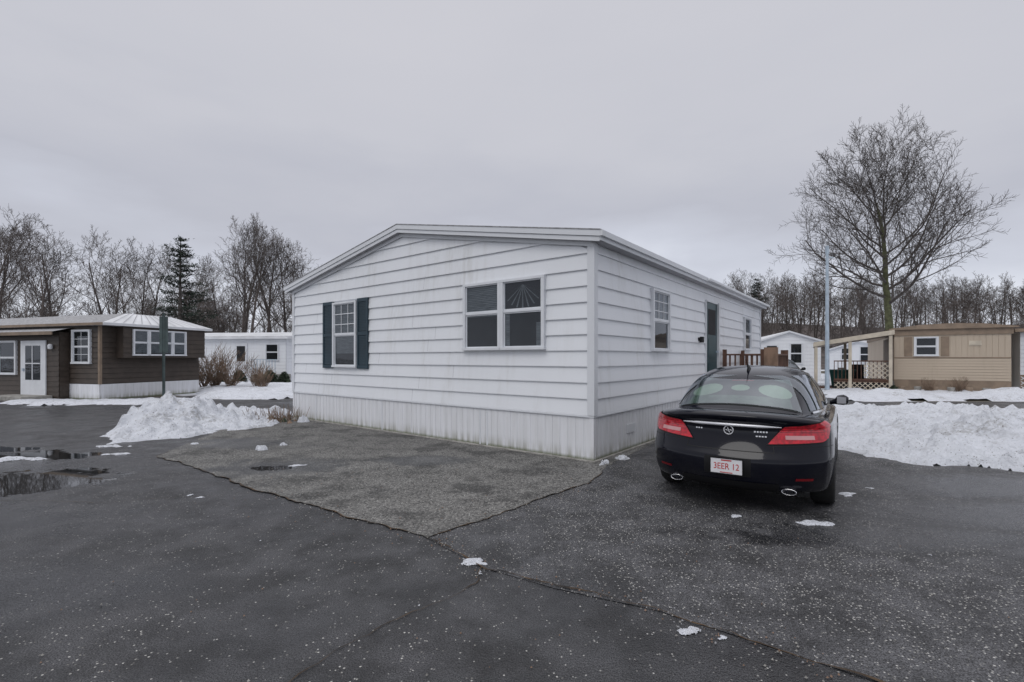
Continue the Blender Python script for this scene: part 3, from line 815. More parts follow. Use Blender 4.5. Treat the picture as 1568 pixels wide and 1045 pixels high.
    for s in (-1,1):
        hx=hitp(bvhB,(-3,s*.53,.33),(1,0,0),0).x
        b=len(em.v)
        prof=[(.0,.10),(.043,.10),(.045,0),(.049,-.005),(.051,.01),(.051,.12)]
        for (r,h) in prof:
            for k in range(20):
                t=2*math.pi*k/20; em.v.append((hx+.02+h,s*.55+r*1.35*math.cos(t),.262+r*.60*math.sin(t)))
        for i in range(5):
            mi=em.mi(M_blk if i==0 else M_chrome)
            for k in range(20):
                k2=(k+1)%20; em.f.append((b+i*20+k,b+i*20+k2,b+(i+1)*20+k2,b+(i+1)*20+k)); em.m.append(mi)
    em.poly([(1.35,.012,1.43),(1.55,.012,1.47),(1.37,0,1.535)],M_blk); em.poly([(1.35,-.012,1.43),(1.55,-.012,1.47),(1.37,0,1.535)],M_blk)
    em.tube([(1.40,0,1.46),(1.20,0,1.61)],[.008,.003],6,M_blk)
    out.append(('emblem_and_exhaust',em.mesh('emblem_exhaust',True)))
    mi_=MB()
    for s in (-1,1):
        b=len(mi_.v)
        secs=[(.84,.02,.03,.97),(.90,.05,.04,.99),(.93,.09,.065,1.01),(1.00,.10,.075,1.015),(1.04,.085,.06,1.01),(1.06,.05,.04,1.01)]
        for (y,a,h,zc_) in secs:
            for k in range(12):
                t=2*math.pi*k/12; mi_.v.append((2.86+a*.8*math.cos(t),s*y,zc_+h*math.sin(t)))
        for i in range(len(secs)-1):
            for k in range(12):
                k2=(k+1)%12; mi_.f.append((b+i*12+k,b+i*12+k2,b+(i+1)*12+k2,b+(i+1)*12+k)); mi_.m.append(mi_.mi(paint))
        mi_.f.append(tuple(b+(len(secs)-1)*12+k for k in range(12))); mi_.m.append(0)
        mi_.poly([(2.775,s*.925,.965),(2.775,s*1.03,.97),(2.775,s*1.03,1.055),(2.775,s*.925,1.065)],M_rim)
    out.append(('mirrors',mi_.mesh('mirrors',True)))
    wh=MB()
    for ax in AX:
        for s in (-1,1):
            yc=s*.81; sg=s
            P=[(.225,-.10),(.27,-.115),(.315,-.11),(.332,-.085),(.338,-.03),(.338,.03),(.332,.085),(.315,.11),(.27,.115),(.225,.10)]
            wh.lathe([(r,h) for r,h in P],40,M_tyre,'y',(ax,yc,.338))
            wh.lathe([(.228,.10*sg),(.222,.08*sg),(.20,-.06*sg),(.0,-.06*sg)],32,M_rim,'y',(ax,yc,.338))
            for k in range(10):
                a=2*math.pi*k/10; ca,sa=math.cos(a),math.sin(a)
                p=lambda r,wd,h:(ax+r*ca-wd*sa,yc+h*sg,.338+r*sa+wd*ca)
                wh.poly([p(.04,-.016,.075),p(.04,.016,.075),p(.218,.022,.095),p(.218,-.022,.095)],M_rim)
                wh.poly([p(.04,.016,.075),p(.218,.022,.095),p(.218,.022,.03),p(.04,.016,.03)],M_rim)
                wh.poly([p(.04,-.016,.075),p(.218,-.022,.095),p(.218,-.022,.03),p(.04,-.016,.03)],M_rim)
            wh.lathe([(.0,.085*sg),(.05,.08*sg),(.055,.02*sg)],16,M_rim,'y',(ax,yc,.338))
    out.append(('wheels',wh.mesh('wheels',True)))
    un=MB(); un.box(.65,4.3,-.6,.6,.22,.5,M_blk)
    un.box(.30,.62,-.66,-.42,.20,.32,M_blk); un.box(.30,.62,.42,.66,.20,.32,M_blk)
    out.append(('underbody',un.mesh('underbody')))
    return out,hitp(bvhB,(-3,0,.48),(1,0,0),0).x
def carpaint(name,col):
    t=NT(name); p=t.pos(); n=t.noise(p,260,1); d=t.noise(p,3,4)
    c=t.mixc(t.math('MULTIPLY',t.smooth(n,.55,.75),.25),col,tuple(x*2+.005 for x in col))
    sz=t.n('ShaderNodeSeparateXYZ'); t.l(p,sz.inputs[0])
    dirt=t.math('MULTIPLY',t.smooth(sz.outputs[2],.65,.2),t.smooth(d,.38,.7))
    c=t.mixc(t.math('MULTIPLY',dirt,.16),c,(.07,.066,.06))
    t.set('Base Color',c); t.set('Roughness',t.math('MULTIPLY_ADD',dirt,.2,.12)); t.b.inputs['Specular IOR Level'].default_value=.12
    t.b.inputs['Coat Weight'].default_value=.45; t.b.inputs['Coat Roughness'].default_value=.03
    return t.mat
M_paint=carpaint('car_paint_black',(.0025,.003,.008)); M_paint2=carpaint('car_paint_grey',(.006,.007,.010))
pm('chrome',(.85,.85,.87),.15,metal=1,var=.03); pm('tyre',(.012,.012,.012),.85,var=.2,bump=.3,bscale=80); M_satin=pm('bright_trim',(.70,.71,.74),.25,metal=.35,var=.03)
pm('lamp_red',(.44,.004,.016),.12,var=.35,scale=30,coat=.6); M_redd=pm('lamp_red_dark',(.16,.004,.008),.2,var=.2); pm('black_plastic',(.006,.006,.007),.5,var=.2,spec=.3)
pm('alloy',(.5,.5,.52),.3,metal=.9,var=.05); pm('lamp_clear',(.55,.28,.28),.15,var=.1,coat=1); pm('seat',(.34,.36,.32),.9,var=.15)
M_shelf=pm('parcel_shelf',(.10,.12,.105),.8,var=.3,scale=12)
parts,plx=make_car(M_paint,M_cg)
CR=R(55.4)
car=empty('parked_car',(2.22,4.97,.0),CR)
for n_,me in parts: link(bpy.data.objects.new(n_,me),car)
M_plate=pm('plate_white',(.72,.72,.74),.4,var=.05); M_ptxt=pm('plate_red',(.5,.03,.03),.4,var=.05)
mb=MB(); mb.box(plx-.022,plx-.012,-.152,.152,.408,.56,M_plate); mb.obj('licence_plate',car,bevel=.003)
mb=MB()
for (a,b,c,d) in ((-.158,.158,.400,.408),(-.158,.158,.56,.568),(-.159,-.152,.408,.56),(.152,.159,.408,.56)): mb.box(plx-.026,plx-.01,a,b,c,d,bpy.data.materials['black_plastic'])
mb.obj('plate_frame',car)
tx=bpy.data.curves.new('plate_text','FONT'); tx.body='3EER 12'; tx.size=.086; tx.align_x='CENTER'; tx.align_y='CENTER'; tx.materials.append(M_ptxt); tx.extrude=.0005; tx.offset=.0002
to=link(bpy.data.objects.new('plate_text',tx),car); to.location=(plx-.0235,0,.480); to.rotation_euler=(R(90),0,R(-90)); to.scale=(.86,1.05,1)
mb=MB(); mb.box(plx-.024,plx-.0225,-.05,.05,.538,.550,M_ptxt); mb.box(plx-.024,plx-.0225,-.06,.06,.416,.424,M_ptxt); mb.obj('plate_header',car)
car2=empty('parked_car',(14.0,26.6,.0),math.atan2(-.96,-.27),1.08)
for n_,me in parts:
    m2=me.copy()
    for i,m in enumerate(m2.materials):
        if m==M_paint: m2.materials[i]=M_paint2
    link(bpy.data.objects.new(n_,m2),car2)

# ------------------------------------------------------------------ other homes
def roof_gable_box(mb,x0,x1,y0,y1,z,rise,ov,mat,trim):
    xm=(x0+x1)/2
    for s,xe_ in ((-1,x0-ov),(1,x1+ov)):
        a=[(xm,y0-ov,z+rise),(xe_,y0-ov,z),(xe_,y1+ov,z),(xm,y1+ov,z+rise)]
        b=[(p[0],p[1],p[2]-.10) for p in a]
        mb.poly(a,mat); mb.poly(b,trim)
        for i in range(4): mb.poly([a[i],a[(i+1)%4],b[(i+1)%4],b[i]],trim)
br=empty('brown_mobile_home',(-15.8,18.4,0),math.atan2(-.3,.954))
mb=MB()
siding(mb,Mf,-13,0,.62,2.95,.2,M_brown,out=.03); siding(mb,Mr,0,4.1,.62,2.95,.2,M_brown,out=.03)
for q in ([(-13,0,0),(0,0,0),(0,0,2.95),(-13,0,2.95)],[(0,0,0),(0,4.1,0),(0,4.1,2.95),(0,0,2.95)],[(0,4.1,0),(-13,4.1,0),(-13,4.1,2.95),(0,4.1,2.95)]): mb.poly(q,M_brown)
skirting(mb,lambda a,o,z:Mf(a,o+.012,z),-13,0,0,.6,M_skirt,.3); skirting(mb,lambda a,o,z:Mr(a,o+.012,z),0,4.1,0,.6,M_skirt,.3)
mb.box(-.05,.04,-.04,.05,.6,2.95,M_tan2)
mb.box(.03,.42,.55,4.05,1.62,2.93,M_brown)
siding(mb,lambda a,o,z:(o+.42,a,z),.55,4.05,1.62,2.93,.2,M_brown)
mb.obj('walls',br,recalc=False)
mb=MB()
a=[(-13.2,-.25,2.96),(.55,-.25,2.96),(.55,4.35,2.96),(-13.2,4.35,2.96)]; b=[(-13.2,1.1,3.40),(-.25,1.1,3.42),(-.25,3.0,3.42),(-13.2,3.0,3.40)]
for i in range(4): mb.poly([a[i],a[(i+1)%4],b[(i+1)%4],b[i]],M_roofw if i!=0 else M_shingle)
mb.poly(b,M_roofw); 
a2=[(p[0],p[1],2.86) for p in a]
for i in range(4): mb.poly([a[i],a[(i+1)%4],a2[(i+1)%4],a2[i]],M_tan2 if i==0 else M_roofw)
mb.poly(a2,M_soffit)
for i in range(1,13):
    t=i/13; ya=-.25+4.6*t; yb=1.1+1.9*t
    mb.poly([(.55,ya,2.985),(.55,ya+.03,2.985),(-.25,yb+.03,3.44),(-.25,yb,3.44)],M_soffit)
mb.obj('roof',br)
Mb=lambda a,o,z:(o+.42,a,z)
sash_window(br,'bay_window',Mb,.9,1.5,1.75,2.72,blind=.9); sash_window(br,'bay_window',Mb,1.52,2.5,1.75,2.72,blind=.9); sash_window(br,'bay_window',Mb,2.52,3.1,1.75,2.72,blind=.9)
sash_window(br,'window',lambda a,o,z:Mf(a,o+.01,z),-1.45,-.45,1.45,2.65,grid=(2,2,True),cas=.08)
mb=MB(); P0=.35
mb.box(-7.5,-1.7,-P0,-.03,0,2.62,M_brown); 
siding(mb,lambda a,o,z:(a,-o-P0,z),-7.5,-1.7,.1,2.6,.2,M_brown)
siding(mb,lambda a,o,z:(o-1.7,-a,z),.03,P0,.1,2.6,.2,M_brown)
mb.poly([(-7.7,-P0-.35,2.62),(-1.5,-P0-.35,2.62),(-1.5,.1,2.84),(-7.7,.1,2.84)],M_shingle)
mb.box(-7.7,-1.5,-P0-.37,-P0-.33,2.50,2.63,M_tan2)
mb.obj('porch_walls',br,recalc=False)
mb=MB(); Mp=lambda a,o,z:(a,-o-P0,z)
mb.box(-3.9,-2.4,.02,.06,.12,2.3,M_frame,Mp); mb.box(-3.6,-2.7,.06,.066,.75,2.1,M_dark,Mp)
mb.poly([Mp(-3.6,.07,.75),Mp(-2.7,.07,.75),Mp(-2.7,.07,2.1),Mp(-3.6,.07,2.1)],M_glass)
mb.box(-3.17,-3.13,.066,.085,.75,2.1,M_frame,Mp); mb.box(-3.6,-2.7,.066,.086,1.38,1.42,M_frame,Mp)
mb.box(-3.75,-3.65,.06,.10,1.1,1.2,M_polem,Mp)
mb.obj('porch_door',br)
sash_window(br,'porch_window',Mp,-5.3,-4.2,1.0,2.25,cas=.08)
mb=MB(); mb.box(-4.3,-2.0,-P0-1.0,-P0-.05,0,.16,M_conc); mb.obj('porch_step',br,bevel=.01)
mb=MB(); mb.lathe([(0,-.0),(.07,.02),(.08,.14),(.05,.2),(0,.21)],12,M_frame,'z',(-2.05,-P0-.1,1.95)); mb.obj('porch_lamp',br)

wh=empty('white_bungalow',(-14.6,31.0,0),R(-8))
mb=MB(); siding(mb,Mf,-9,0,.5,2.85,.22,M_side); siding(mb,Mr,0,7,.5,2.85,.22,M_side)
for q in ([(-9,0,0),(0,0,0),(0,0,2.85),(-9,0,2.85)],[(0,0,0),(0,7,0),(0,7,2.85),(0,0,2.85)]): mb.poly(q,M_trim)
mb.obj('walls',wh,recalc=False)
mb=MB(); mb.box(-9.3,.3,-.3,7.3,2.86,3.02,M_roofw)
mb.poly([(-9.3,-.3,3.03),(.3,-.3,3.03),(-.2,2,3.4),(-9,2,3.4)],M_roofw); mb.poly([(.3,-.3,3.03),(.3,7.3,3.03),(-.2,6,3.4),(-.2,2,3.4)],M_roofw); mb.poly([(-9,2,3.4),(-.2,2,3.4),(-.2,6,3.4),(-9,6,3.4)],M_roofw)
mb.obj('roof',wh)
sash_window(wh,'window',Mf,-1.4,-.5,1.5,2.5); sash_window(wh,'window',Mf,-7.5,-6.6,1.5,2.5)
mb=MB(); mb.box(-3.6,-2.7,.02,.06,.6,2.6,M_frame,Mf); mb.box(-3.45,-2.85,.06,.065,1.4,2.4,M_dark,Mf)
mb.box(-1.3,.4,-1.6,-.1,0,.6,M_conc)
for i in range(9): mb.box(-1.3+i*.2,-1.27+i*.2,-1.6,-1.57,.6,1.5,M_polem)
mb.box(-1.3,.4,-1.61,-1.56,1.5,1.54,M_polem)
mb.obj('door_and_steps',wh)

tn=empty('tan_mobile_home',(20.6,19.8,0),math.atan2(-.53,.85))
mb=MB()
siding(mb,Mf,-3.8,0,.65,1.6,.12,M_tan,out=.02)
for i in range(20): 
    a=-3.8+i*.19; mb.box(a+.006,a+.184,.0,.014,1.65,2.62,M_tan,Mf)
mb.box(-3.8,0,.0,.025,1.6,1.65,M_tan2,Mf)
for q in ([(-3.8,0,0),(0,0,0),(0,0,2.9),(-3.8,0,2.9)],[(-3.8,0,0),(-3.8,12,0),(-3.8,12,2.9),(-3.8,0,2.9)],[(0,0,0),(0,12,0),(0,12,2.9),(0,0,2.9)]): mb.poly(q,M_tan)
mb.box(-3.86,.06,-.06,-.015,2.62,2.93,M_tan2); mb.box(-3.86,-3.8,-.06,12,2.62,2.93,M_tan2)
mb.box(-3.8,0,-.03,-.012,0,.64,M_tan2)
mb.obj('walls',tn,recalc=False)
mb=MB(); 
pr=[(-4.0,2.93),(-2.9,3.08),(-1.9,3.12),(-.9,3.08),(.2,2.93)]
for (xa,za),(xb,zb) in zip(pr,pr[1:]): mb.poly([(xa,-.15,za),(xb,-.15,zb),(xb,12.2,zb),(xa,12.2,za)],M_tan2)
mb.poly([(x,-.15,z) for x,z in pr]+[(.2,-.15,2.88),(-4,-.15,2.88)],M_tan2)
mb.obj('roof',tn)
sash_window(tn,'window',Mf,-3.1,-2.3,1.75,2.5,cas=.07)
mb=MB(); mb.box(-3.45,-3.18,.015,.04,1.7,2.55,M_tan2,Mf); mb.box(-2.2,-1.93,.015,.04,1.7,2.55,M_tan2,Mf)
mb.box(-1.3,-.9,.015,.04,2.15,2.35,M_beige,Mf); mb.obj('shutters',tn)
mb=MB()
for i in range(7):
    mb.lathe([(.10,0),(.14,.25),(.13,.27),(.0,.25)],10,M_conc if i%2 else M_tan2,'z',(-3.6+i*.55,-.5,.1))
mb.obj('planters',tn)
cp=empty('carport',(17.3,21.9,0),math.atan2(-.53,.85))
mb=MB()
z0,z1=2.34,2.84; XL=-3.0
b=[(XL,-1.3,z0),(-.02,-1.3,z1),(-.02,2.8,z1),(XL,2.8,z0)]
mb.poly(b,M_beige); mb.poly([(p[0],p[1],p[2]-.2) for p in b],M_tan2)
for i in range(4): mb.poly([b[i],b[(i+1)%4],(*b[(i+1)%4][:2],b[(i+1)%4][2]-.2),(*b[i][:2],b[i][2]-.2)],M_beige)
for (x,y,zt) in ((XL+.1,-1.2,2.16),(-1.6,-1.2,2.38),(-.15,-1.2,2.6),(XL+.1,2.6,2.16),(-1.6,2.6,2.38)): mb.box(x-.06,x+.06,y-.06,y+.06,0,zt,M_beige)
mb.box(-2.2,-.1,-.9,2.4,.5,.6,M_wood)
for i in range(15): mb.box(-2.2+i*.145,-2.17+i*.145,-.93,-.90,.6,1.45,M_wood)
mb.box(-2.2,-.1,-.95,-.88,1.45,1.5,M_wood); mb.box(-2.2,-.1,-.94,-.89,.60,.66,M_wood)
mb.box(-2.2,-.1,-.86,-.84,.02,.5,M_dark)
def lattice(mb,xa,xb,y,z0,z1,mat,pit=.16,w_=.03):
    h=z1-z0; x=xa-h
    while x<xb:
        for s in (0,1):
            p0=(x,z0) if s==0 else (x+h,z0); p1=(x+h,z1) if s==0 else (x,z1)
            (ax,az),(bx,bz)=(p0,p1) if p0[0]<p1[0] else (p1,p0)
            if bx<=xa or ax>=xb: continue
            if ax<xa: az=az+(bz-az)*(xa-ax)/(bx-ax); ax=xa
            if bx>xb: bz=az+(bz-az)*(xb-ax)/(bx-ax); bx=xb
            yy=y-.004*s
            mb.poly([(ax,yy,az),(ax+w_,yy,az),(bx+w_,yy,bz),(bx,yy,bz)],mat)
        x+=pit
lattice(mb,-2.2,-.1,-.96,.02,.52,M_beige,.2,.045); lattice(mb,-1.1,-.1,-.97,.7,1.4,M_beige,.2,.045)
mb.box(-2.9,-2.25,-.7,.6,0,.25,M_wood)
mb.box(-1.5,-.9,1.2,1.6,.6,1.3,M_dark); mb.box(-2.0,-1.7,.2,.6,.6,1.15,M_conc); mb.box(-.02,0,-1.0,2.6,.6,2.5,M_tan2)
mb.obj('canopy_and_deck',cp)
sh=empty('grey_mobile_home',(21.6,20.4,0),R(-32))
mb=MB(); siding(mb,Mf,0,6,.9,2.7,.18,M_trim); mb.poly([(0,0,0),(6,0,0),(6,0,2.7),(0,0,2.7)],M_tan2); mb.poly([(0,0,0),(0,8,0),(0,8,2.7),(0,0,2.7)],M_trim)
mb.box(-.2,6.2,-.2,8,2.72,2.86,M_tan2)
lattice(mb,0,6,-.04,.02,.88,M_frame,.2,.04)
mb.obj('walls',sh,recalc=False)
def gable_home(name,loc,rz,w,l,h,rise,mat,win=True):
    e=empty(name,loc,rz); mb=MB()
    lm=lambda z:(-w/2,w/2) if z<=h else (-w/2+(z-h)/rise*w/2,w/2-(z-h)/rise*w/2)
    siding(mb,Mf,-w/2,w/2,.3,h+rise-.02,.22,mat,lm)
    mb.poly([(-w/2,0,0),(w/2,0,0),(w/2,0,h),(0,0,h+rise),(-w/2,0,h)],mat)
    for s in (-1,1): mb.poly([(s*w/2,0,0),(s*w/2,l,0),(s*w/2,l,h),(s*w/2,0,h)],mat)
    mb.obj('walls',e,recalc=False)
    mb=MB(); roof_gable_box(mb,-w/2,w/2,0,l,h+.06-.2*rise/(w/2),rise+.2*rise/(w/2)+.06,.2,M_roofw,M_trim); mb.obj('roof',e)
    if win:
        sash_window(e,'window',Mf,.05,.75,1.3,2.5); sash_window(e,'window',Mf,-1.3,-.6,1.5,2.4)
    return e
gable_home('white_cottage',(17.3,30,0),R(-18),3.5,10,2.65,.55,M_side)
gable_home('white_cottage',(27.5,38,0),R(-60),4.4,9,2.3,.6,M_side,True)
gable_home('white_cottage',(42,44,0),R(-40),5,14,2.6,.6,M_side)
gable_home('white_cottage',(-30,40,0),R(-70),5,12,2.6,.6,M_side)

sg=empty('street_sign',(-8.85,12.2,0),R(10))
mb=MB(); mb.box(-.03,.03,-.006,.006,0,2.75,M_signp); mb.box(-.03,-.024,-.02,.006,0,2.75,M_signp); mb.box(.024,.03,-.02,.006,0,2.75,M_signp)
mb.obj('post',sg)
mb=MB(); mb.box(-.10,.10,-.012,-.007,1.75,2.66,M_signp); mb.obj('sign_panel',sg,bevel=.002)
up=empty('utility_pole',(14.45,22,0))
mb=MB(); mb.tube([(0,0,0),(0,0,3),(0,0,6.5)],[.10,.08,.06],12,M_polem,cap=True); mb.box(-.06,.06,-.05,.05,6.4,6.75,M_polem); mb.box(-.02,.30,-.02,.02,6.2,6.24,M_polem)
mb.lathe([(.15,0),(.15,.12),(.11,.16)],12,M_conc,'z',(0,0,0)); mb.obj('shaft',up)
tb=empty('trash_bin',(15.55,22.6,0),R(15))
mb=MB()
b=len(mb.v)
for (z,w_) in ((.2,.27),(1.0,.34)):
    for (x,y) in ((-1,-1),(1,-1),(1,1),(-1,1)): mb.v.append((x*w_,y*w_*1.1,z))
for q in ((0,1,5,4),(1,2,6,5),(2,3,7,6),(3,0,4,7),(0,3,2,1)): mb.f.append(tuple(b+k for k in q)); mb.m.append(mb.mi(M_green))
mb.box(-.37,.37,-.42,.42,1.0,1.07,M_green); mb.box(-.3,.3,.42,.47,.95,1.0,M_green)
mb.tube([(-.3,.3,.2),(-.22,.3,.2)],[.12,.12],12,M_dark,cap=True); mb.tube([(.22,.3,.2),(.3,.3,.2)],[.12,.12],12,M_dark,cap=True); mb.box(-.28,.28,-.3,-.2,.0,.2,M_dark)
mb.obj('bin_body',tb,bevel=.01)

# ------------------------------------------------------------------ trees
def tree_mesh(name,seed,H,mat,counts=(12,7,6,4),len1=.44,ang=(62,22),start=.28,r0=.22,twig=.010,lowmat=None,ratio=(.5,.5,.5),wig=.16,top=.85,pw=.62,up=.10):
    rd=random.Random(seed); mb=MB()
    segs=(9,6,4,3,2); sides=(8,5,4,3,3)
    def grow(p,d,Lg,r,lev):
        n=segs[lev]; pts=[p.copy()]; dirs=[d.copy()]
        rr=[r]; rend=max(twig*.6,r*(.18 if lev==0 else .3))
        for i in range(n):
            wv=wig*(.35 if lev==0 else 1)
            d=(d+Vector((rd.uniform(-1,1),rd.uniform(-1,1),rd.uniform(-1,1)))*wv+Vector((0,0,up if lev else .03))).normalized()
            p=p+d*(Lg/n); pts.append(p.copy()); dirs.append(d.copy()); rr.append(r+(rend-r)*((i+1)/n)**(.8))
        mb.tube(pts,rr,sides[lev],mat if not(lowmat and lev==0) else lowmat)
        if lev>=len(counts): return
        nc=counts[lev]; az=rd.uniform(0,6.28)
        st=start if lev==0 else .18
        for c in range(nc):
            t=st+(1-st)*(c+rd.uniform(.1,.9))/nc; t=min(t,.985)
            k=min(int(t*n),n-1); fr=t*n-k
            q=pts[k].lerp(pts[k+1],fr); dd=dirs[k+1]
            az+=2.4+rd.uniform(-.5,.5)
            a=dd.cross(Vector((.2,.1,1)) if abs(dd.z)<.9 else Vector((1,0,0))).normalized(); b=dd.cross(a)
            if lev==0: an=R(ang[0]+(ang[1]-ang[0])*((t-st)/(1-st))+rd.uniform(-8,8))
            else: an=R(rd.uniform(28,60))
            nd=(dd*math.cos(an)+(a*math.cos(az)+b*math.sin(az))*math.sin(an)).normalized()
            rad=rr[k]+(rr[k+1]-rr[k])*fr
            if lev==0: LL=H*len1*(1-pw*((t-st)/(1-st)))*rd.uniform(.82,1.12)
            else: LL=Lg*ratio[lev-1]*(1.15-.55*t)*rd.uniform(.75,1.25)
            grow(q,nd,LL,max(twig,min(rad*.75,rad*(.5 if lev==0 else .6))),lev+1)
    grow(Vector((0,0,-.2)),Vector((0,0,1)),H*top,r0,0)
    return mb.mesh(name,True,False)
bt=bpy.data.objects.new('bare_tree',tree_mesh('bare_tree',12,19.0,M_bark,(22,11,8,6),.47,(76,34),.40,.44,.0125,M_barkm,(.5,.46,.45),.20,.78,.36,.10)); link(bt); bt.location=(31.6,40,0)
variants=[tree_mesh('bare_variant',20+i,14,M_barkd,(9+i%2*2,7,5,4),.42,(58,22),.30,.20,.012,None,(.52,.5,.5),.24,.82,.45,.14) for i in range(4)]
far=[tree_mesh('far_variant',40+i,13,M_barkd,(9,6,5,3),.40,(55,20),.25,.2,.018,None,(.52,.5,.5),.2,.85,.5,.12) for i in range(3)]
rd=random.Random(78)
row=empty('distant_tree_row')
def plant(parent,me,x,y,z,s,nm='tree'):
    o=bpy.data.objects.new(nm,me); link(o,parent); o.location=(x,y,z); o.rotation_euler=(rd.uniform(-.06,.06),rd.uniform(-.06,.06),rd.uniform(0,6.28)); o.scale=(s*rd.uniform(.9,1.15),s*rd.uniform(.9,1.15),s)
for (x,y,s) in ((-46,42,1.02),(-51,47,1.1),(-43,44,.88),(-40.5,41,.82),(-39,47,.93),(-37,44,.92),(-36,48,.9),(-33.5,43,.76),(-32,47,.82),(-30.5,50,.82),
                (-25.5,44,1.0),(-27.5,48,1.05),(-24,46,1.02),(-22.6,43,.88),(-22,48,.98),(-20.5,46,.84),(-19,47,.76),(-17.5,48,.72),(-48,45,1.0),(-56,50,1.1),(-29,42,.74),(-44.5,47,1.0),(-34.8,45,.85),(-23.4,49,1.05),(-18.2,44,.66)):
    plant(row,variants[rd.randrange(4)],x+rd.uniform(-.6,.6),y,0,s*rd.uniform(.95,1.05))
for i in range(56):
    y=rd.uniform(58,82); x=y*rd.uniform(-1.25,-.33)
    plant(row,rd.choice(far),x,y,hillz(x,y),rd.uniform(.6,.92))
for i in range(60):
    y=rd.uniform(43,60); x=y*rd.uniform(-1.2,-.36); plant(row,rd.choice(far),x,y,0,rd.uniform(.25,.5),'sapling')
row2=empty('distant_tree_row')
for i in range(150):
    y=rd.uniform(74,140); x=y*rd.uniform(.40,1.3); 
    plant(row2,rd.choice(far),x,y,hillz(x,y)-.3,rd.uniform(.7,1.08)*(.8+.2*y/100))
for i in range(46):
    y=rd.uniform(52,75); x=y*rd.uniform(.42,1.3); plant(row2,rd.choice(far),x,y,0,rd.uniform(.35,.65))

def pine_mesh(seed,H,Rm):
    rd=random.Random(seed); mb=MB(); mb.tube([(0,0,0),(.05,0,H*.5),(0,0,H)],[.22,.13,.02],7,M_bark)
    z=H*.18
    while z<H*.985:
        f=(z-H*.18)/(H*.82); rad=Rm*(1-f)**.6*rd.uniform(.6,1.2)+.12
        for k in range(rd.randint(4,6)):
            a=rd.uniform(0,6.28); ln=rad*rd.uniform(.5,1.15); d=Vector((math.cos(a),math.sin(a),rd.uniform(-.05,.35)))
            p0=Vector((0,0,z)); mb.tube([p0,p0+d*ln*.6,p0+d*ln+Vector((0,0,.05))],[.035,.02,.008],3,M_bark)
            for q in range(int(18+ln*32)):
                t=rd.uniform(.25,1.05); c=p0+d*ln*t+Vector((rd.gauss(0,.16),rd.gauss(0,.16),rd.gauss(0,.08)))
                u=Vector((rd.uniform(-1,1),rd.uniform(-1,1),rd.uniform(-.2,.6))).normalized()*rd.uniform(.12,.28); v_=u.cross(Vector((rd.uniform(-1,1),rd.uniform(-1,1),1))).normalized()*.05
                mb.poly([c-v_,c+v_,c+u],M_needle)
        z+=H*rd.uniform(.028,.048)
    return mb.mesh('pine_tree',False,False)
pme=pine_mesh(5,11.4,2.5)
for (x,y,s) in ((-26.6,38.5,1.0),(50,98,1.2),(-42,62,.9)):
    o=bpy.data.objects.new('pine_tree',pme); link(o); o.location=(x,y,hillz(x,y) if y>62 else 0); o.scale=(s,s,s); o.rotation_euler=(0,0,x)

def shrub_mesh(seed,h,mat,n=26):
    rd=random.Random(seed); mb=MB()
    for i in range(n):
        a=rd.uniform(0,6.28); d=Vector((math.cos(a)*rd.uniform(.1,.8),math.sin(a)*rd.uniform(.1,.8),1)).normalized()
        p=Vector((rd.uniform(-.1,.1),rd.uniform(-.1,.1),0)); pts=[p]; L_=h*rd.uniform(.6,1.05)
        for k in range(4):
            d=(d+Vector((rd.uniform(-1,1),rd.uniform(-1,1),.2))*.18).normalized(); p=p+d*L_/4; pts.append(p)
            for m in range(3):
                dd=(d+Vector((rd.uniform(-1,1),rd.uniform(-1,1),rd.uniform(-.2,.8)))*.8).normalized(); e=p+dd*L_*.3
                mb.tube([p,e],[.008,.004],3,mat)
        mb.tube(pts,[.016,.013,.011,.008,.005],3,mat)
    return mb.mesh('shrub',True,False)
s1=shrub_mesh(1,1.7,M_twig,34); s2=shrub_mesh(2,1.1,M_twig,26)
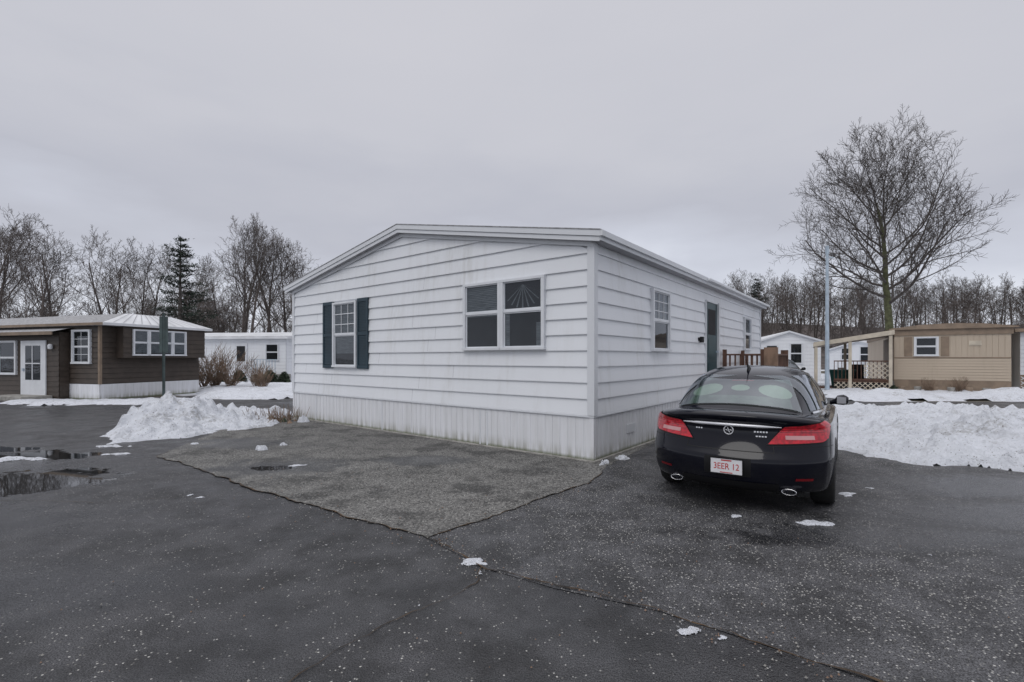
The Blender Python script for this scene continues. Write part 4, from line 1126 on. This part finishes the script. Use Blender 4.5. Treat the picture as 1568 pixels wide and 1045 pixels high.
for (m,x,y,s) in ((s1,-15.2,24.6,1.1),(s1,-14.2,24.2,1),(s2,-13.0,24.5,1.1),(s1,-16.4,25.5,1.2),(s2,-12.2,23.5,.9),(s2,18.9,20.3,.6),(s2,17.9,20.6,.55)):
    o=bpy.data.objects.new('dry_shrub',m); link(o); o.location=(x,y,0); o.scale=(s,s,s); o.rotation_euler=(0,0,x*3)
def hedge(seed,w_,h):
    rd=random.Random(seed); mb=MB()
    for i in range(900):
        a=rd.uniform(0,6.28); r=math.sqrt(rd.random()); z=rd.random()
        rr=w_*(1-.5*z)*(1+.2*math.sin(a*3)); c=Vector((r*rr*math.cos(a),r*rr*math.sin(a)*.7,z*h*(1-.3*r*r)))
        u=Vector((rd.uniform(-1,1),rd.uniform(-1,1),rd.uniform(-1,1))).normalized()*.09; v_=u.cross(Vector((rd.uniform(-1,1),.3,1))).normalized()*.04
        mb.poly([c-u,c+v_,c+u,c-v_],M_shrub)
    return mb.mesh('evergreen_bush',False,False)
hm=hedge(3,.7,.9)
for (x,y,s) in ((-14.6,28.9,1),(-13.6,28.7,.9),(-16.5,29.0,1),(-17.8,29.3,.8),(16.4,20.6,.5)):
    o=bpy.data.objects.new('evergreen_bush',hm); link(o); o.location=(x,y,0); o.scale=(s,s,s); o.rotation_euler=(0,0,x)
# dead weeds, leaf litter and stones by the left front corner of the house
rr=random.Random(12); mb=MB()
for i in range(46):
    x=-6.05+rr.gauss(0,.32); y=12.25+rr.gauss(0,.30); s=rr.uniform(.04,.13)
    ps=[(x+s*rr.uniform(.6,1)*math.cos(a),y+s*rr.uniform(.6,1)*math.sin(a)) for a in (0,1.3,2.5,3.8,5)]
    z=s*rr.uniform(.6,1.2)
    m=rr.choice([M_conc,M_conc,M_twig,M_shrub])
    for k in range(5): mb.poly([(*ps[k],0),(*ps[(k+1)%5],0),(x,y,z)],m)
for i in range(110):
    x=-6.0+rr.gauss(0,.28); y=12.2+rr.gauss(0,.28); h=rr.uniform(.12,.42)
    mb.tube([(x,y,0),(x+rr.uniform(-.15,.15),y+rr.uniform(-.15,.15),h)],[.009,.004],3,M_twig)
mb.obj('dead_weeds_and_stones')
print('OBJECTS',len(bpy.data.objects))
